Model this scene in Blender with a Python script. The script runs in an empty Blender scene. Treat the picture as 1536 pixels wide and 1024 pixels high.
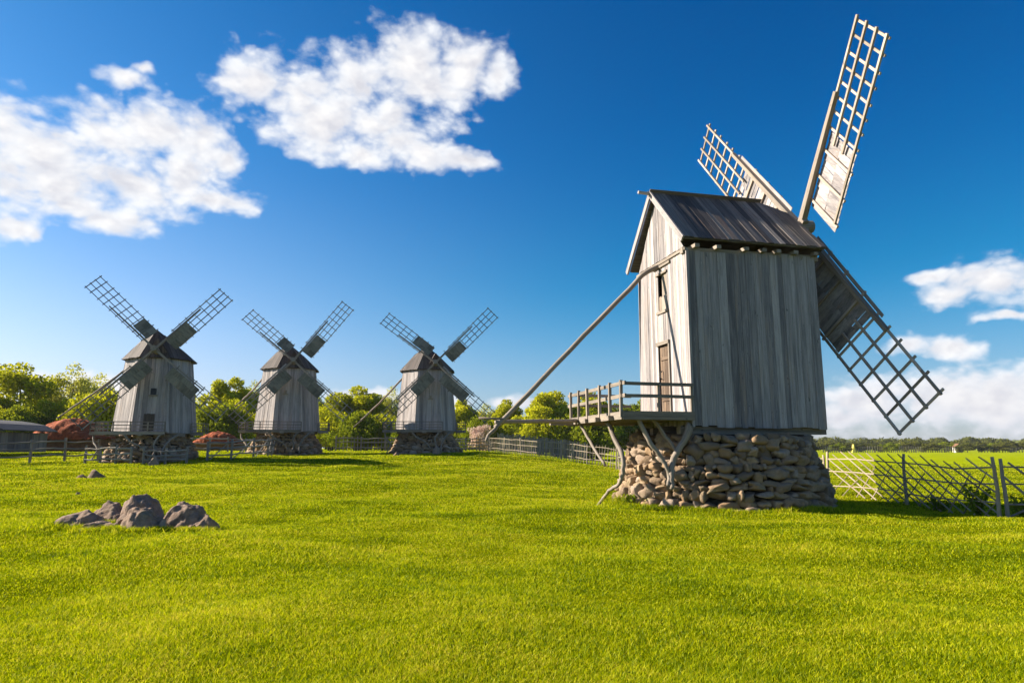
import bpy, bmesh, math, random
import numpy as np
from mathutils import Vector, Matrix, noise
sc = bpy.context.scene
col = sc.collection
R = math.radians

# ---------------------------------------------------------------- camera
cam = bpy.data.cameras.new('camera')
co = bpy.data.objects.new('camera', cam); col.objects.link(co)
co.location = (0, 0, 1.6); co.rotation_euler = (R(90 + 8.88), 0, 0)
cam.lens = 24; cam.sensor_width = 36; cam.clip_end = 9000; cam.clip_start = .1
sc.camera = co
# ---------------------------------------------------------------- view and world
sc.view_settings.view_transform = 'Standard'; sc.view_settings.look = 'None'
sc.view_settings.gamma = 1; sc.view_settings.exposure = 1.5
sc.cycles.use_denoising = True
sc.cycles.max_bounces = 8; sc.cycles.transparent_max_bounces = 8
SUN_AZ, SUN_EL = R(-78), R(27)          # azimuth from +Y towards +X
world = bpy.data.worlds.new('World'); sc.world = world; world.use_nodes = True
SKY_K = .052
CLOUDS = [(-36.2,20.7,4.2,3.0),(-32.7,22.2,3.8,2.3),(-28.7,23.0,3.7,2.2),(-25.9,22.8,2.4,2.0),(-34.4,18.6,4.4,2.2),(-30.2,18.9,3.9,2.0),(-27.1,20.7,3.3,2.0),(-31.5,16.1,2.5,1.1),(-23.6,22.1,1.3,1.2),(-24.6,18.8,2.7,0.9),(-38.4,21.2,1.8,2.1),(-37.2,14.5,1.8,0.8),(-33.9,16.9,2.8,1.7),(-21.9,27.5,2.8,2.0),(-18.4,27.1,3.2,2.4),(-16.7,25.1,3.3,2.5),(-13.5,28.7,3.4,2.6),(-9.4,30.8,2.9,2.4),(-7.4,29.1,4.4,2.5),(-12.2,25.8,4.0,2.4),(-9.9,24.5,2.9,1.5),(-4.1,30.7,3.5,1.9),(-1.0,30.4,1.8,1.5),(-7.5,23.6,2.9,1.1),(-4.0,23.4,3.2,0.8),(-13.0,23.5,2.0,1.0),(-31.7,26.3,2.2,0.6),(-30.6,27.1,0.9,0.5),(33.5,10.7,2.2,1.1),(35.9,11.0,2.1,1.7),(37.9,10.9,2.0,1.7),(31.8,12.1,1.3,0.4),(36.6,8.8,1.8,0.3),(33.1,7.0,2.0,0.8),(30.1,7.4,1.4,0.6),(27.4,3.5,4.4,1.9),(31.6,3.3,4.0,2.0),(35.5,3.2,3.3,2.1),(38.4,2.9,2.7,2.2),(25.1,2.3,4.1,1.8),(20.3,1.6,4.4,1.0),(-35.2,5.1,3.4,0.5),(-32.0,4.8,2.4,0.4),(-12.6,4.3,3.7,0.5),(-7.1,3.9,3.8,0.6),(-0.4,3.9,3.3,0.4),(3.5,3.5,5.0,0.4),]
CLOUDS += [(-35.2, 5.0, 4.2, .8), (-31.0, 4.5, 3.6, .7), (-12.6, 4.1, 4.0, .7), (-6.5, 3.8, 4.4, .7), (-19.5, 4.0, 3.6, .5)]
CLOUDS += [(-10.3, 26.5, 3.4, 2.8), (-15., 26.0, 3.0, 2.6)]
# clouds seen from other sides, for the light they give
CLOUDS += [(70, 25, 9, 4), (110, 18, 12, 4), (160, 30, 12, 6), (-120, 22, 12, 5), (-160, 35, 12, 6)]

class NT:
    def __init__(s, tree):
        s.t = tree; tree.nodes.clear()
    def n(s, typ, ins=None, **props):
        nd = s.t.nodes.new(typ)
        for k, v in props.items(): setattr(nd, k, v)
        for k, v in (ins or {}).items():
            if hasattr(v, 'is_output'): s.t.links.new(v, nd.inputs[k])
            else: nd.inputs[k].default_value = v
        return nd
    def math(s, op, a, b=0., c=0., clamp=False):
        nd = s.n('ShaderNodeMath', {0: a, 1: b, 2: c}, operation=op, use_clamp=clamp); return nd.outputs[0]
    def noise(s, vec, scale, detail=4, rough=.55, dist=0, dim='3D'):
        return s.n('ShaderNodeTexNoise', {'Vector': vec, 'Scale': scale, 'Detail': detail, 'Roughness': rough, 'Distortion': dist}, noise_dimensions=dim).outputs[0]
    def maprange(s, v, a, b, c=0., d=1., smooth=False):
        return s.n('ShaderNodeMapRange', {0: v, 1: a, 2: b, 3: c, 4: d}, interpolation_type='SMOOTHSTEP' if smooth else 'LINEAR').outputs[0]
    def ramp(s, fac, stops):
        nd = s.n('ShaderNodeValToRGB', {0: fac}); e = nd.color_ramp.elements
        while len(e) < len(stops): e.new(.5)
        for el, (p, c) in zip(e, stops): el.position = p; el.color = (*c, 1)
        return nd.outputs[0]
    def mix(s, fac, a, b, mode='MIX'):
        nd = s.n('ShaderNodeMix', data_type='RGBA', blend_type=mode)
        for i, v in ((0, fac), (6, a), (7, b)):
            if hasattr(v, 'is_output'): s.t.links.new(v, nd.inputs[i])
            else: nd.inputs[i].default_value = v if i == 0 or len(v) == 4 else (*v, 1)
        return nd.outputs[2]

w = NT(world.node_tree)
sky = w.n('ShaderNodeTexSky', sky_type='NISHITA', sun_disc=False, sun_elevation=SUN_EL, sun_rotation=SUN_AZ,
          altitude=0, air_density=1.0, dust_density=.6, ozone_density=3.0)
tc = w.n('ShaderNodeTexCoord').outputs['Generated']
warp = w.n('ShaderNodeTexNoise', {'Vector': tc, 'Scale': 9., 'Detail': 3., 'Roughness': .6})
wv = w.n('ShaderNodeVectorMath', {0: warp.outputs[1], 1: (.5, .5, .5)}, operation='SUBTRACT').outputs[0]
wv = w.n('ShaderNodeVectorMath', {0: wv, 3: .05}, operation='SCALE').outputs[0]
dirv = w.n('ShaderNodeVectorMath', {0: tc, 1: wv}, operation='ADD').outputs[0]
dirv = w.n('ShaderNodeVectorMath', {0: dirv}, operation='NORMALIZE').outputs[0]
sx = w.n('ShaderNodeSeparateXYZ', {0: dirv})
az = w.math('MULTIPLY', w.math('ARCTAN2', sx.outputs[0], sx.outputs[1]), 57.2958)
el = w.math('MULTIPLY', w.math('ARCSINE', sx.outputs[2]), 57.2958)
el0 = w.math('MULTIPLY', w.math('ARCSINE', w.n('ShaderNodeSeparateXYZ', {0: w.n('ShaderNodeVectorMath', {0: tc}, operation='NORMALIZE').outputs[0]}).outputs[2]), 57.2958)
satn = w.maprange(el0, 2, 26, .75, 1.35, smooth=True)
skyc = w.n('ShaderNodeHueSaturation', {'Hue': .5, 'Saturation': satn, 'Value': 1.0, 'Color': sky.outputs[0]}).outputs[0]
tintc = w.ramp(w.maprange(el0, 0, 40), [(.0, (1.0, .86, 1.0)), (.25, (.90, .92, 1.02)), (.6, (.72, .99, 1.02)), (1., (.32, .84, .93))])
skyc = w.mix(1., skyc, tintc, 'MULTIPLY')
sdot = w.n('ShaderNodeVectorMath', {0: w.n('ShaderNodeVectorMath', {0: tc}, operation='NORMALIZE').outputs[0], 1: (math.sin(SUN_AZ) * math.cos(SUN_EL), math.cos(SUN_AZ) * math.cos(SUN_EL), math.sin(SUN_EL))}, operation='DOT_PRODUCT').outputs['Value']
polar = w.mix(w.maprange(sdot, .05, .8, smooth=True), (.08, .70, .90), (.80, .92, 1.0))
skyc = w.mix(w.maprange(el0, 0, 15, .30, 1., smooth=True), skyc, w.mix(1., skyc, polar, 'MULTIPLY'))
ae = w.n('ShaderNodeCombineXYZ', {0: az, 1: el, 2: 0.}).outputs[0]
d = None
for (a, e, ra, re) in CLOUDS:
    v = w.n('ShaderNodeVectorMath', {0: ae, 1: (a, e, 0)}, operation='SUBTRACT').outputs[0]
    v = w.n('ShaderNodeVectorMath', {0: v, 1: (1 / ra, 1 / re, 1)}, operation='MULTIPLY').outputs[0]
    l = w.n('ShaderNodeVectorMath', {0: v}, operation='LENGTH').outputs['Value']
    d = l if d is None else w.n('ShaderNodeMath', {0: d, 1: l, 2: .35}, operation='SMOOTH_MIN').outputs[0]
mapc = w.n('ShaderNodeMapping', {'Vector': tc, 'Scale': (1, 1, 1.5)}).outputs[0]
def cloudnoise(vec):
    big_ = w.noise(vec, 9., 3, .5); puff = w.n('ShaderNodeTexVoronoi', {'Vector': w.n('ShaderNodeVectorMath', {0: vec, 1: wv}, operation='ADD').outputs[0], 'Scale': 24., 'Detail': 2.5, 'Roughness': .55}, feature='SMOOTH_F1', distance='EUCLIDEAN')
    puff.inputs['Smoothness'].default_value = .5
    fine_ = w.noise(vec, 48., 8, .62)
    a_ = w.math('MULTIPLY', w.math('SUBTRACT', big_, .5), 1.5)
    b_ = w.math('MULTIPLY', w.math('SUBTRACT', .45, puff.outputs['Distance']), .9)
    c_ = w.math('MULTIPLY', w.math('SUBTRACT', fine_, .5), .8)
    return w.math('ADD', w.math('ADD', a_, b_), c_), w.math('ADD', w.math('ADD', a_, b_), w.math('MULTIPLY', c_, .6))
dn, dnb = cloudnoise(mapc)
sunoff = w.n('ShaderNodeVectorMath', {0: mapc, 1: (-.014, .0, .012)}, operation='ADD').outputs[0]
dn2b = cloudnoise(sunoff)[1]
dens = w.math('ADD', w.math('ADD', w.math('SUBTRACT', 1., d), .74), dn)
mask = w.maprange(dens, -.12, .85, smooth=True)
core = w.maprange(dens, .35, 1.5, smooth=True)
low = w.maprange(el, 1.0, 6.5, 1., 0., smooth=True)          # low banks are softer, seen through more air
relief = w.maprange(w.math('SUBTRACT', dn2b, dnb), -.42, .50, 0, 1)
cc = w.mix(core, (.88, .92, .98, 1), (1.0, .98, .97, 1))
cc = w.mix(w.math('MULTIPLY', relief, w.maprange(dens, .2, .9, .1, .62)), cc, (.56, .56, .63, 1))  # shading on the side away from the sun, mixed into the cloud colour
cc = w.mix(w.math('MULTIPLY', low, .45), cc, (.66, .65, .72, 1))
mask = w.math('MULTIPLY', mask, w.maprange(low, 0, 1, .97, .93))
bg1 = w.n('ShaderNodeBackground', {'Color': skyc, 'Strength': SKY_K})
bg2 = w.n('ShaderNodeBackground', {'Color': cc, 'Strength': .375})
mx = w.n('ShaderNodeMixShader', {0: mask, 1: bg1.outputs[0], 2: bg2.outputs[0]})
w.n('ShaderNodeOutputWorld', {0: mx.outputs[0]})
world.cycles.sampling_method = 'MANUAL'; world.cycles.sample_map_resolution = 1024

sun = bpy.data.lights.new('sun', 'SUN'); sun.energy = 5.0; sun.angle = R(.5); sun.color = (1, .88, .72)
so = bpy.data.objects.new('sun', sun); col.objects.link(so)
sd = Vector((math.sin(SUN_AZ) * math.cos(SUN_EL), math.cos(SUN_AZ) * math.cos(SUN_EL), math.sin(SUN_EL)))
so.rotation_euler = sd.to_track_quat('Z', 'Y').to_euler(); so.location = (-30, 10, 40)

# ---------------------------------------------------------------- materials
def mat(name):
    m = bpy.data.materials.new(name); m.use_nodes = True
    return m, NT(m.node_tree)
def wood(name, lo, mid, hi, warm=(.30, .19, .11), gs=28., rough=.8, warmth=.35, spread=.35):
    m, t = mat(name)
    g = t.n('ShaderNodeAttribute', attribute_name='grain').outputs['Vector']
    isl = t.n('ShaderNodeNewGeometry').outputs['Random Per Island']
    mp = t.n('ShaderNodeMapping', {'Vector': g, 'Scale': (1.1, gs, gs)}).outputs[0]
    fine = t.noise(mp, 1., 5, .65, .4)
    mp2 = t.n('ShaderNodeMapping', {'Vector': g, 'Scale': (.55, 5., 5.)}).outputs[0]
    coarse = t.noise(mp2, 1., 4, .6, .8)
    mp3 = t.n('ShaderNodeMapping', {'Vector': g, 'Scale': (3.5, 90., 90.)}).outputs[0]
    crack = t.noise(mp3, 1., 2, .5)
    f = t.math('ADD', t.math('MULTIPLY', fine, .6), t.math('MULTIPLY', coarse, .4))
    f = t.math('ADD', f, t.math('MULTIPLY', t.math('SUBTRACT', isl, .5), spread))
    c = t.ramp(f, [(.28, lo), (.5, mid), (.72, hi)])
    c = t.mix(t.math('MULTIPLY', t.maprange(coarse, .52, .7, 0, 1, True), warmth), c, warm)
    c = t.mix(t.maprange(crack, .66, .74, 0, .65), c, tuple(x * .3 for x in lo))
    kn = t.noise(t.n('ShaderNodeMapping', {'Vector': g, 'Scale': (5., 13., 13.)}).outputs[0], 1., 2, .5)
    c = t.mix(t.maprange(kn, .70, .76, 0, .7), c, tuple(x * .35 for x in lo))
    fl = t.noise(t.n('ShaderNodeMapping', {'Vector': g, 'Scale': (2.2, 20., 20.), 'Location': (7, 3, 1)}).outputs[0], 1., 3, .6)
    c = t.mix(t.maprange(fl, .68, .76, 0, .6), c, tuple(min(1, x * 1.5) for x in hi))
    st_ = t.noise(t.n('ShaderNodeMapping', {'Vector': g, 'Scale': (.35, 9., 9.), 'Location': (1, 9, 4)}).outputs[0], 1., 3, .6)
    c = t.mix(t.maprange(st_, .52, .70, 0, .55), c, tuple(x * .75 for x in lo))
    h = t.math('SUBTRACT', t.math('ADD', fine, t.math('MULTIPLY', coarse, .5)), t.maprange(crack, .62, .75))
    b = t.n('ShaderNodeBump', {'Strength': .6, 'Distance': .012, 'Height': h}).outputs[0]
    p = t.n('ShaderNodeBsdfPrincipled', {'Base Color': c, 'Roughness': rough, 'Normal': b, 'Specular IOR Level': .25})
    t.n('ShaderNodeOutputMaterial', {0: p.outputs[0]})
    return m
M = {}
M['wall'] = wood('weathered_boards', (.125, .116, .121), (.275, .253, .25), (.45, .41, .395), spread=.3)
M['pole'] = wood('weathered_poles', (.12, .10, .08), (.235, .20, .165), (.34, .295, .25), spread=.25)
M['roof'] = wood('roof_boards', (.055, .047, .043), (.135, .115, .10), (.27, .23, .20), warm=(.16, .10, .07), warmth=.7, spread=.5, rough=.65)
M['sail'] = wood('sail_laths', (.20, .165, .13), (.35, .29, .24), (.50, .425, .355), spread=.3)
M['darkpanel'] = wood('olive_grey_boards', (.09, .085, .07), (.17, .16, .13), (.25, .235, .20), spread=.3)
M['roof2'] = wood('brown_roof_boards', (.045, .038, .036), (.082, .070, .067), (.13, .115, .108), warm=(.07, .04, .03), warmth=.5, spread=.4, rough=.8)
M['door'] = wood('door_boards', (.045, .030, .021), (.09, .062, .043), (.15, .11, .08), spread=.3)
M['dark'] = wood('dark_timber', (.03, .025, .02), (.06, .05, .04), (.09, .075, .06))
M['lath'] = wood('fence_laths', (.17, .14, .10), (.31, .26, .19), (.44, .375, .285), spread=.4)
M['greyfence'] = wood('grey_fence_boards', (.08, .078, .078), (.15, .145, .142), (.22, .21, .20), spread=.4)
M['backpole'] = wood('grey_rails', (.10, .095, .088), (.20, .185, .17), (.30, .28, .25), spread=.4)
def stone(name, a, b, c, scale=1.):
    m, t = mat(name)
    isl = t.n('ShaderNodeNewGeometry').outputs['Random Per Island']
    p = t.n('ShaderNodeNewGeometry').outputs['Position']
    n = t.noise(p, 9. * scale, 6, .65); n2 = t.noise(p, 45. * scale, 4, .7); n3 = t.noise(p, 3. * scale, 3, .5)
    k = t.ramp(isl, [(.0, a), (.35, b), (.7, c), (1., tuple((x + y) / 2 for x, y in zip(b, (.5, .42, .38))))])
    k = t.mix(t.maprange(n, .35, .7, .0, .75), k, tuple(x * .45 for x in b))
    k = t.mix(t.maprange(n2, .52, .72, 0, .5), k, tuple(min(1, x * 1.5) for x in c))
    k = t.mix(t.maprange(n3, .55, .7, 0, .35), k, (.20, .19, .11))
    bp = t.n('ShaderNodeBump', {'Strength': 1., 'Distance': .035 / scale, 'Height': t.math('ADD', n, t.math('MULTIPLY', n2, .35))}).outputs[0]
    s = t.n('ShaderNodeBsdfPrincipled', {'Base Color': k, 'Roughness': .9, 'Normal': bp, 'Specular IOR Level': .2})
    t.n('ShaderNodeOutputMaterial', {0: s.outputs[0]})
    return m
M['stone'] = stone('field_stone', (.28, .175, .095), (.40, .285, .18), (.15, .105, .07))
M['rock'] = stone('boulder_rock', (.16, .078, .028), (.21, .11, .045), (.10, .053, .024), 1.)
M['gap_core'] = stone('dark_gaps', (.05, .04, .03), (.07, .055, .04), (.06, .05, .04))  # dark core colour that shows between the stones
def leafmat(name, dark, mid, light, transl=.45):
    m, t = mat(name)
    isl = t.n('ShaderNodeNewGeometry').outputs['Random Per Island']
    orn = t.n('ShaderNodeObjectInfo').outputs['Random']
    p = t.n('ShaderNodeNewGeometry').outputs['Position']
    cl = t.noise(p, .7, 2, .5)
    f = t.math('ADD', t.math('MULTIPLY', isl, .6), t.math('MULTIPLY', cl, .7))
    f = t.math('ADD', f, t.math('MULTIPLY', t.math('SUBTRACT', orn, .5), .25))
    c = t.ramp(f, [(.25, dark), (.6, mid), (1., light)])
    d1 = t.n('ShaderNodeBsdfDiffuse', {'Color': c}); d2 = t.n('ShaderNodeBsdfTranslucent', {'Color': t.mix(.5, c, light)})
    x = t.n('ShaderNodeMixShader', {0: transl, 1: d1.outputs[0], 2: d2.outputs[0]})
    t.n('ShaderNodeOutputMaterial', {0: x.outputs[0]})
    return m
M['leaf'] = leafmat('spring_leaves', (.16, .19, .006), (.35, .37, .008), (.54, .52, .02))
M['leaf2'] = leafmat('airy_leaves', (.23, .25, .035), (.42, .43, .06), (.55, .53, .10))
M['leafd'] = leafmat('dark_leaves', (.07, .11, .006), (.16, .20, .008), (.27, .30, .015))
M['leafc'] = leafmat('climbing_leaves', (.06, .10, .01), (.14, .20, .015), (.26, .32, .03))
M['blossom'] = leafmat('pink_blossom', (.40, .24, .18), (.55, .38, .30), (.70, .56, .48), .3)
M['far'] = leafmat('far_leaves', (.045, .058, .010), (.09, .10, .015), (.15, .15, .022), .3)
def plain(name, c, rough=.8, var=.25, sc_=6., bump=.3):
    m, t = mat(name)
    p = t.n('ShaderNodeNewGeometry').outputs['Position']
    n = t.noise(p, sc_, 6, .65)
    k = t.mix(t.maprange(n, .3, .7), tuple(x * (1 - var) for x in c), tuple(min(1, x * (1 + var)) for x in c))
    b = t.n('ShaderNodeBump', {'Strength': bump, 'Distance': .05, 'Height': n}).outputs[0]
    s = t.n('ShaderNodeBsdfPrincipled', {'Base Color': k, 'Roughness': rough, 'Normal': b, 'Specular IOR Level': .2})
    t.n('ShaderNodeOutputMaterial', {0: s.outputs[0]})
    return m
M['bark'] = plain('bark', (.10, .08, .06), .9, .4, 5.)
M['redroof'] = plain('rust_red_tiles', (.27, .06, .016), .9, .6, 4., 1.)
M['redwall'] = plain('brown_plank_wall', (.16, .085, .045), .9, .4, 4.)
M['shedroof'] = plain('grey_shed_roof', (.07, .07, .074), .8, .2, 2.)
M['white'] = plain('pale_limewash', (.62, .60, .58), .8, .1, 2.)
M['yellow'] = plain('yellow_canvas', (.75, .6, .12), .8, .1, 2.)
M['glass'] = plain('dark_opening', (.02, .02, .022), .3, .1)
M['iron'] = plain('dark_iron', (.05, .045, .04), .5, .3, 30.)

def green_col(t):
    p = t.n('ShaderNodeNewGeometry').outputs['Position']
    a = t.noise(p, .35, 4, .6); b = t.noise(p, 1.7, 4, .6)
    st = t.noise(t.n('ShaderNodeMapping', {'Vector': p, 'Rotation': (0, 0, .35), 'Scale': (.12, .6, 1)}).outputs[0], 1., 4, .6)
    e_ = t.noise(p, 5., 4, .65)
    f = t.math('ADD', t.math('ADD', t.math('MULTIPLY', a, .4), t.math('MULTIPLY', e_, .3)), t.math('ADD', t.math('MULTIPLY', b, .35), t.math('MULTIPLY', st, .75)))
    f = t.math('SUBTRACT', f, .40)
    return p, f
for gname, gk in (('ground', 1.), ('shaded_soil', .42)):  # second copy: same green darkened, shade among the blades put into the colour
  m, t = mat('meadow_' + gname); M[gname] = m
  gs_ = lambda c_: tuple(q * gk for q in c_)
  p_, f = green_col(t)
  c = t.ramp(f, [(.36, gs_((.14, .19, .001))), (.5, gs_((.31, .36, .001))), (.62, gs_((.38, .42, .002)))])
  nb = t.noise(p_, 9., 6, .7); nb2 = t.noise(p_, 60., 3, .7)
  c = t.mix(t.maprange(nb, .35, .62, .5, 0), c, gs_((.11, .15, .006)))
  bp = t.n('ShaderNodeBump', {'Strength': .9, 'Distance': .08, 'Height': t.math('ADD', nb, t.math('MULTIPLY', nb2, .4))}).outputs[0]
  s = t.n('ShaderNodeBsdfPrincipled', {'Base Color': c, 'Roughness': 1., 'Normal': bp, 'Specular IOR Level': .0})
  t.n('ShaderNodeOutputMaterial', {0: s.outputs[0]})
m, t = mat('grass_blades'); M['grass'] = m
p_, f = green_col(t)
at_ = t.n('ShaderNodeAttribute', attribute_name='tint').outputs['Color']
sp = t.n('ShaderNodeSeparateColor', {0: at_})
f = t.math('ADD', f, t.math('MULTIPLY', t.math('SUBTRACT', sp.outputs[0], .5), .56))
c = t.ramp(f, [(.32, (.10, .16, .001)), (.5, (.30, .365, .001)), (.66, (.54, .55, .002)), (.88, (.56, .46, .05))])
d1 = t.n('ShaderNodeBsdfDiffuse', {'Color': c}); d2 = t.n('ShaderNodeBsdfTranslucent', {'Color': c})
gl = t.n('ShaderNodeBsdfGlossy', {'Color': (.9, .95, .6, 1), 'Roughness': .45})
x = t.n('ShaderNodeMixShader', {0: .45, 1: d1.outputs[0], 2: d2.outputs[0]})
x = t.n('ShaderNodeMixShader', {0: .008, 1: x.outputs[0], 2: gl.outputs[0]})
t.n('ShaderNodeOutputMaterial', {0: x.outputs[0]})

# ---------------------------------------------------------------- helpers
def sstep(x): x = np.clip(x, 0, 1); return x * x * (3 - 2 * x)
def hgt(x, y):
    x = np.asarray(x, float); y = np.asarray(y, float)
    h = 1.28 * sstep((y - 19) / 36) * sstep((12 - x) / 15)
    b = .06 * np.sin(x * .9 + .6 * np.sin(y * .5)) * np.sin(y * .8 + 1.3 * np.sin(x * .37)) + .025 * np.sin(x * 2.3 + y * 1.1) * np.sin(y * 1.9 - x * .7) + .09 * np.sin(x * .23 + 1 + .5 * np.sin(y * .4)) * np.sin(y * .42 + .8 * np.sin(x * .2))
    fade = np.clip(1.3 - np.hypot(x, y) / 90, 0, 1)
    return h + b * fade
def H(x, y): return float(hgt(x, y))

class MB:
    """collects pieces with a wood-grain coordinate per vertex, then makes one mesh object"""
    def __init__(s): s.v = []; s.f = []; s.g = []; s.off = Vector((0, 0, 0))
    def add(s, vs, fs, gs):
        b = len(s.v); s.v += [tuple(v) for v in vs]; s.f += [tuple(i + b for i in f) for f in fs]; s.g += gs
    def beam(s, a, b, w, h, up=(0, 0, 1), w1=None, h1=None, seg=1, bow=0.):
        a = Vector(a); b = Vector(b); d = (b - a); L = d.length; d.normalize(); up = Vector(up)
        if abs(d.dot(up)) > .98: up = Vector((1, 0, 0)) if abs(d.x) < .9 else Vector((0, 1, 0))
        sd_ = d.cross(up).normalized(); u2 = sd_.cross(d).normalized()
        w1 = w if w1 is None else w1; h1 = h if h1 is None else h1
        ro = [random.uniform(-50, 50) for _ in range(3)]
        bx = random.uniform(-1, 1) * bow; by = random.uniform(-1, 1) * bow
        vs, gs = [], []
        for i in range(seg + 1):
            k = i / seg; ww = (w + (w1 - w) * k) / 2; hh = (h + (h1 - h) * k) / 2; c = a + d * (L * k) + (sd_ * bx + u2 * by) * math.sin(k * math.pi)
            for p, q in ((-1, -1), (1, -1), (1, 1), (-1, 1)):
                vs.append(c + sd_ * (p * ww) + u2 * (q * hh)); gs.append((ro[0] + L * k, ro[1] + p * ww, ro[2] + q * hh))
        fs = [(3, 2, 1, 0), tuple(seg * 4 + i for i in range(4))]
        for i in range(seg):
            for j in range(4):
                fs.append((i * 4 + j, i * 4 + (j + 1) % 4, i * 4 + 4 + (j + 1) % 4, i * 4 + 4 + j))
        s.add(vs, fs, gs)
    def tube(s, pts, rs, n=8, wob=0.):
        pts = [Vector(p) for p in pts]; ro = [random.uniform(-50, 50) for _ in range(3)]
        vs, gs = [], []; L = 0; prev = None
        for i, p in enumerate(pts):
            d = (pts[min(i + 1, len(pts) - 1)] - pts[max(i - 1, 0)]).normalized()
            if prev is None:
                a = d.orthogonal().normalized()
            else:
                a = (prev - d * prev.dot(d)).normalized()
            prev = a; b = d.cross(a)
            if i: L += (p - pts[i - 1]).length
            r = rs[i] if hasattr(rs, '__len__') else rs
            for j in range(n):
                th = 2 * math.pi * j / n; rr = r * (1 + random.uniform(-wob, wob))
                vs.append(p + (a * math.cos(th) + b * math.sin(th)) * rr); gs.append((ro[0] + L, ro[1] + r * math.cos(th), ro[2] + r * math.sin(th)))
        fs = [tuple(range(n))[::-1], tuple((len(pts) - 1) * n + j for j in range(n))]
        for i in range(len(pts) - 1):
            for j in range(n): fs.append((i * n + j, i * n + (j + 1) % n, i * n + n + (j + 1) % n, i * n + n + j))
        s.add(vs, fs, gs)
    def prism(s, poly, n, th, along):
        poly = [Vector(p) for p in poly]; n = Vector(n).normalized(); along = Vector(along).normalized(); ac = n.cross(along)
        ro = [random.uniform(-50, 50) for _ in range(3)]
        k = len(poly); vs = poly + [p + n * th for p in poly]
        gs = [(ro[0] + p.dot(along), ro[1] + p.dot(ac), ro[2] + p.dot(n)) for p in vs]
        fs = [tuple(range(k))[::-1], tuple(range(k, 2 * k))] + [(i, (i + 1) % k, k + (i + 1) % k, k + i) for i in range(k)]
        s.add(vs, fs, gs)
    def boards(s, poly, n, along, width, th=.025, gap=.008, jit=.008, end=.02, maxlen=None, holes=()):
        """cover a convex planar polygon with separate boards"""
        poly = [Vector(p) for p in poly]; n = Vector(n).normalized(); along = Vector(along); along = (along - n * along.dot(n)).normalized(); ac = n.cross(along)
        o = poly[0]; pts = [((p - o).dot(ac), (p - o).dot(along)) for p in poly]
        area = sum(pts[i][0] * pts[(i + 1) % len(pts)][1] - pts[(i + 1) % len(pts)][0] * pts[i][1] for i in range(len(pts)))
        if area < 0: pts = pts[::-1]
        def clip(ps, ax, val, keep_less):
            out = []
            for i in range(len(ps)):
                a, b = ps[i], ps[(i + 1) % len(ps)]
                ia = (a[ax] <= val) == keep_less; ib = (b[ax] <= val) == keep_less
                if ia: out.append(a)
                if ia != ib:
                    k = (val - a[ax]) / (b[ax] - a[ax]); out.append((a[0] + (b[0] - a[0]) * k, a[1] + (b[1] - a[1]) * k))
            return out
        x = min(p[0] for p in pts); x1 = max(p[0] for p in pts)
        ylo = min(p[1] for p in pts); yhi = max(p[1] for p in pts)
        while x < x1 - .02:
            wd = width * random.uniform(.75, 1.3)
            if x1 - x - wd < width * .4: wd = x1 - x
            st = clip(clip(pts, 0, x + gap / 2, False), 0, x + wd - gap / 2, True)
            parts = [st]
            if maxlen:
                parts = []; y = ylo - random.random() * maxlen
                while y < yhi:
                    parts.append(clip(clip(st, 1, y + gap, False), 1, y + maxlen, True)) if len(st) > 2 else None; y += maxlen
            for hx0, hx1, hy0, hy1 in holes:
                if x + wd / 2 > hx0 and x + wd / 2 < hx1:
                    q = []
                    for pp in parts:
                        if len(pp) > 2: q += [clip(pp, 1, hy0, True), clip(pp, 1, hy1, False)]
                    parts = q
            for pp in parts:
                if len(pp) < 3: continue
                lo = min(p[1] for p in pp); hi = max(p[1] for p in pp)
                if hi - lo < .04: continue
                e0 = random.uniform(-end, end); e1 = random.uniform(-end, end)
                if hi - lo < 4 * end: e0 = e1 = 0
                q = [(a, b + (e0 if b < lo + (hi - lo) * .3 else (e1 if b > hi - (hi - lo) * .3 else 0))) for a, b in pp]
                zz = random.uniform(0, jit); til = random.uniform(-1, 1) * jit / max(wd, .05) * .5; mid = x + wd / 2
                P = [o + ac * a + along * b + n * (zz + (a - mid) * til) for a, b in q]
                s.prism(P, n, th, along)
            x += wd
    def build(s, name, m, parent=None, smooth=False):
        me = bpy.data.meshes.new(name); me.from_pydata(s.v, [], s.f); me.materials.append(m)
        at = me.attributes.new('grain', 'FLOAT_VECTOR', 'POINT'); at.data.foreach_set('vector', np.array(s.g, 'f').ravel())
        if smooth: me.polygons.foreach_set('use_smooth', [True] * len(me.polygons))
        me.update()
        bm = bmesh.new(); bm.from_mesh(me); bmesh.ops.recalc_face_normals(bm, faces=bm.faces); bm.to_mesh(me); bm.free()
        o = bpy.data.objects.new(name, me); col.objects.link(o)
        if parent: o.parent = parent
        return o
def tag(o, label=None, cat=None, group=None, kind=None):
    for k, v in (('label', label), ('category', cat), ('group', group), ('kind', kind)):
        if v: o[k] = v
    return o
def empty(name, loc, rz=0, **k):
    o = bpy.data.objects.new(name, None); col.objects.link(o); o.location = loc; o.rotation_euler = (0, 0, rz); o.empty_display_size = .3
    return tag(o, **k)
def npmesh(name, v, f, m, parent=None, smooth=False, tri=False):
    me = bpy.data.meshes.new(name); k = f.shape[1]
    me.vertices.add(len(v)); me.vertices.foreach_set('co', np.ascontiguousarray(v, 'f').ravel())
    me.loops.add(f.size); me.loops.foreach_set('vertex_index', np.ascontiguousarray(f, 'i').ravel())
    me.polygons.add(len(f)); me.polygons.foreach_set('loop_start', np.arange(0, f.size, k, dtype='i'))
    if smooth: me.polygons.foreach_set('use_smooth', np.ones(len(f), bool))
    me.materials.append(m); me.update(calc_edges=True)
    o = bpy.data.objects.new(name, me); col.objects.link(o)
    if parent: o.parent = parent
    return o
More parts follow.
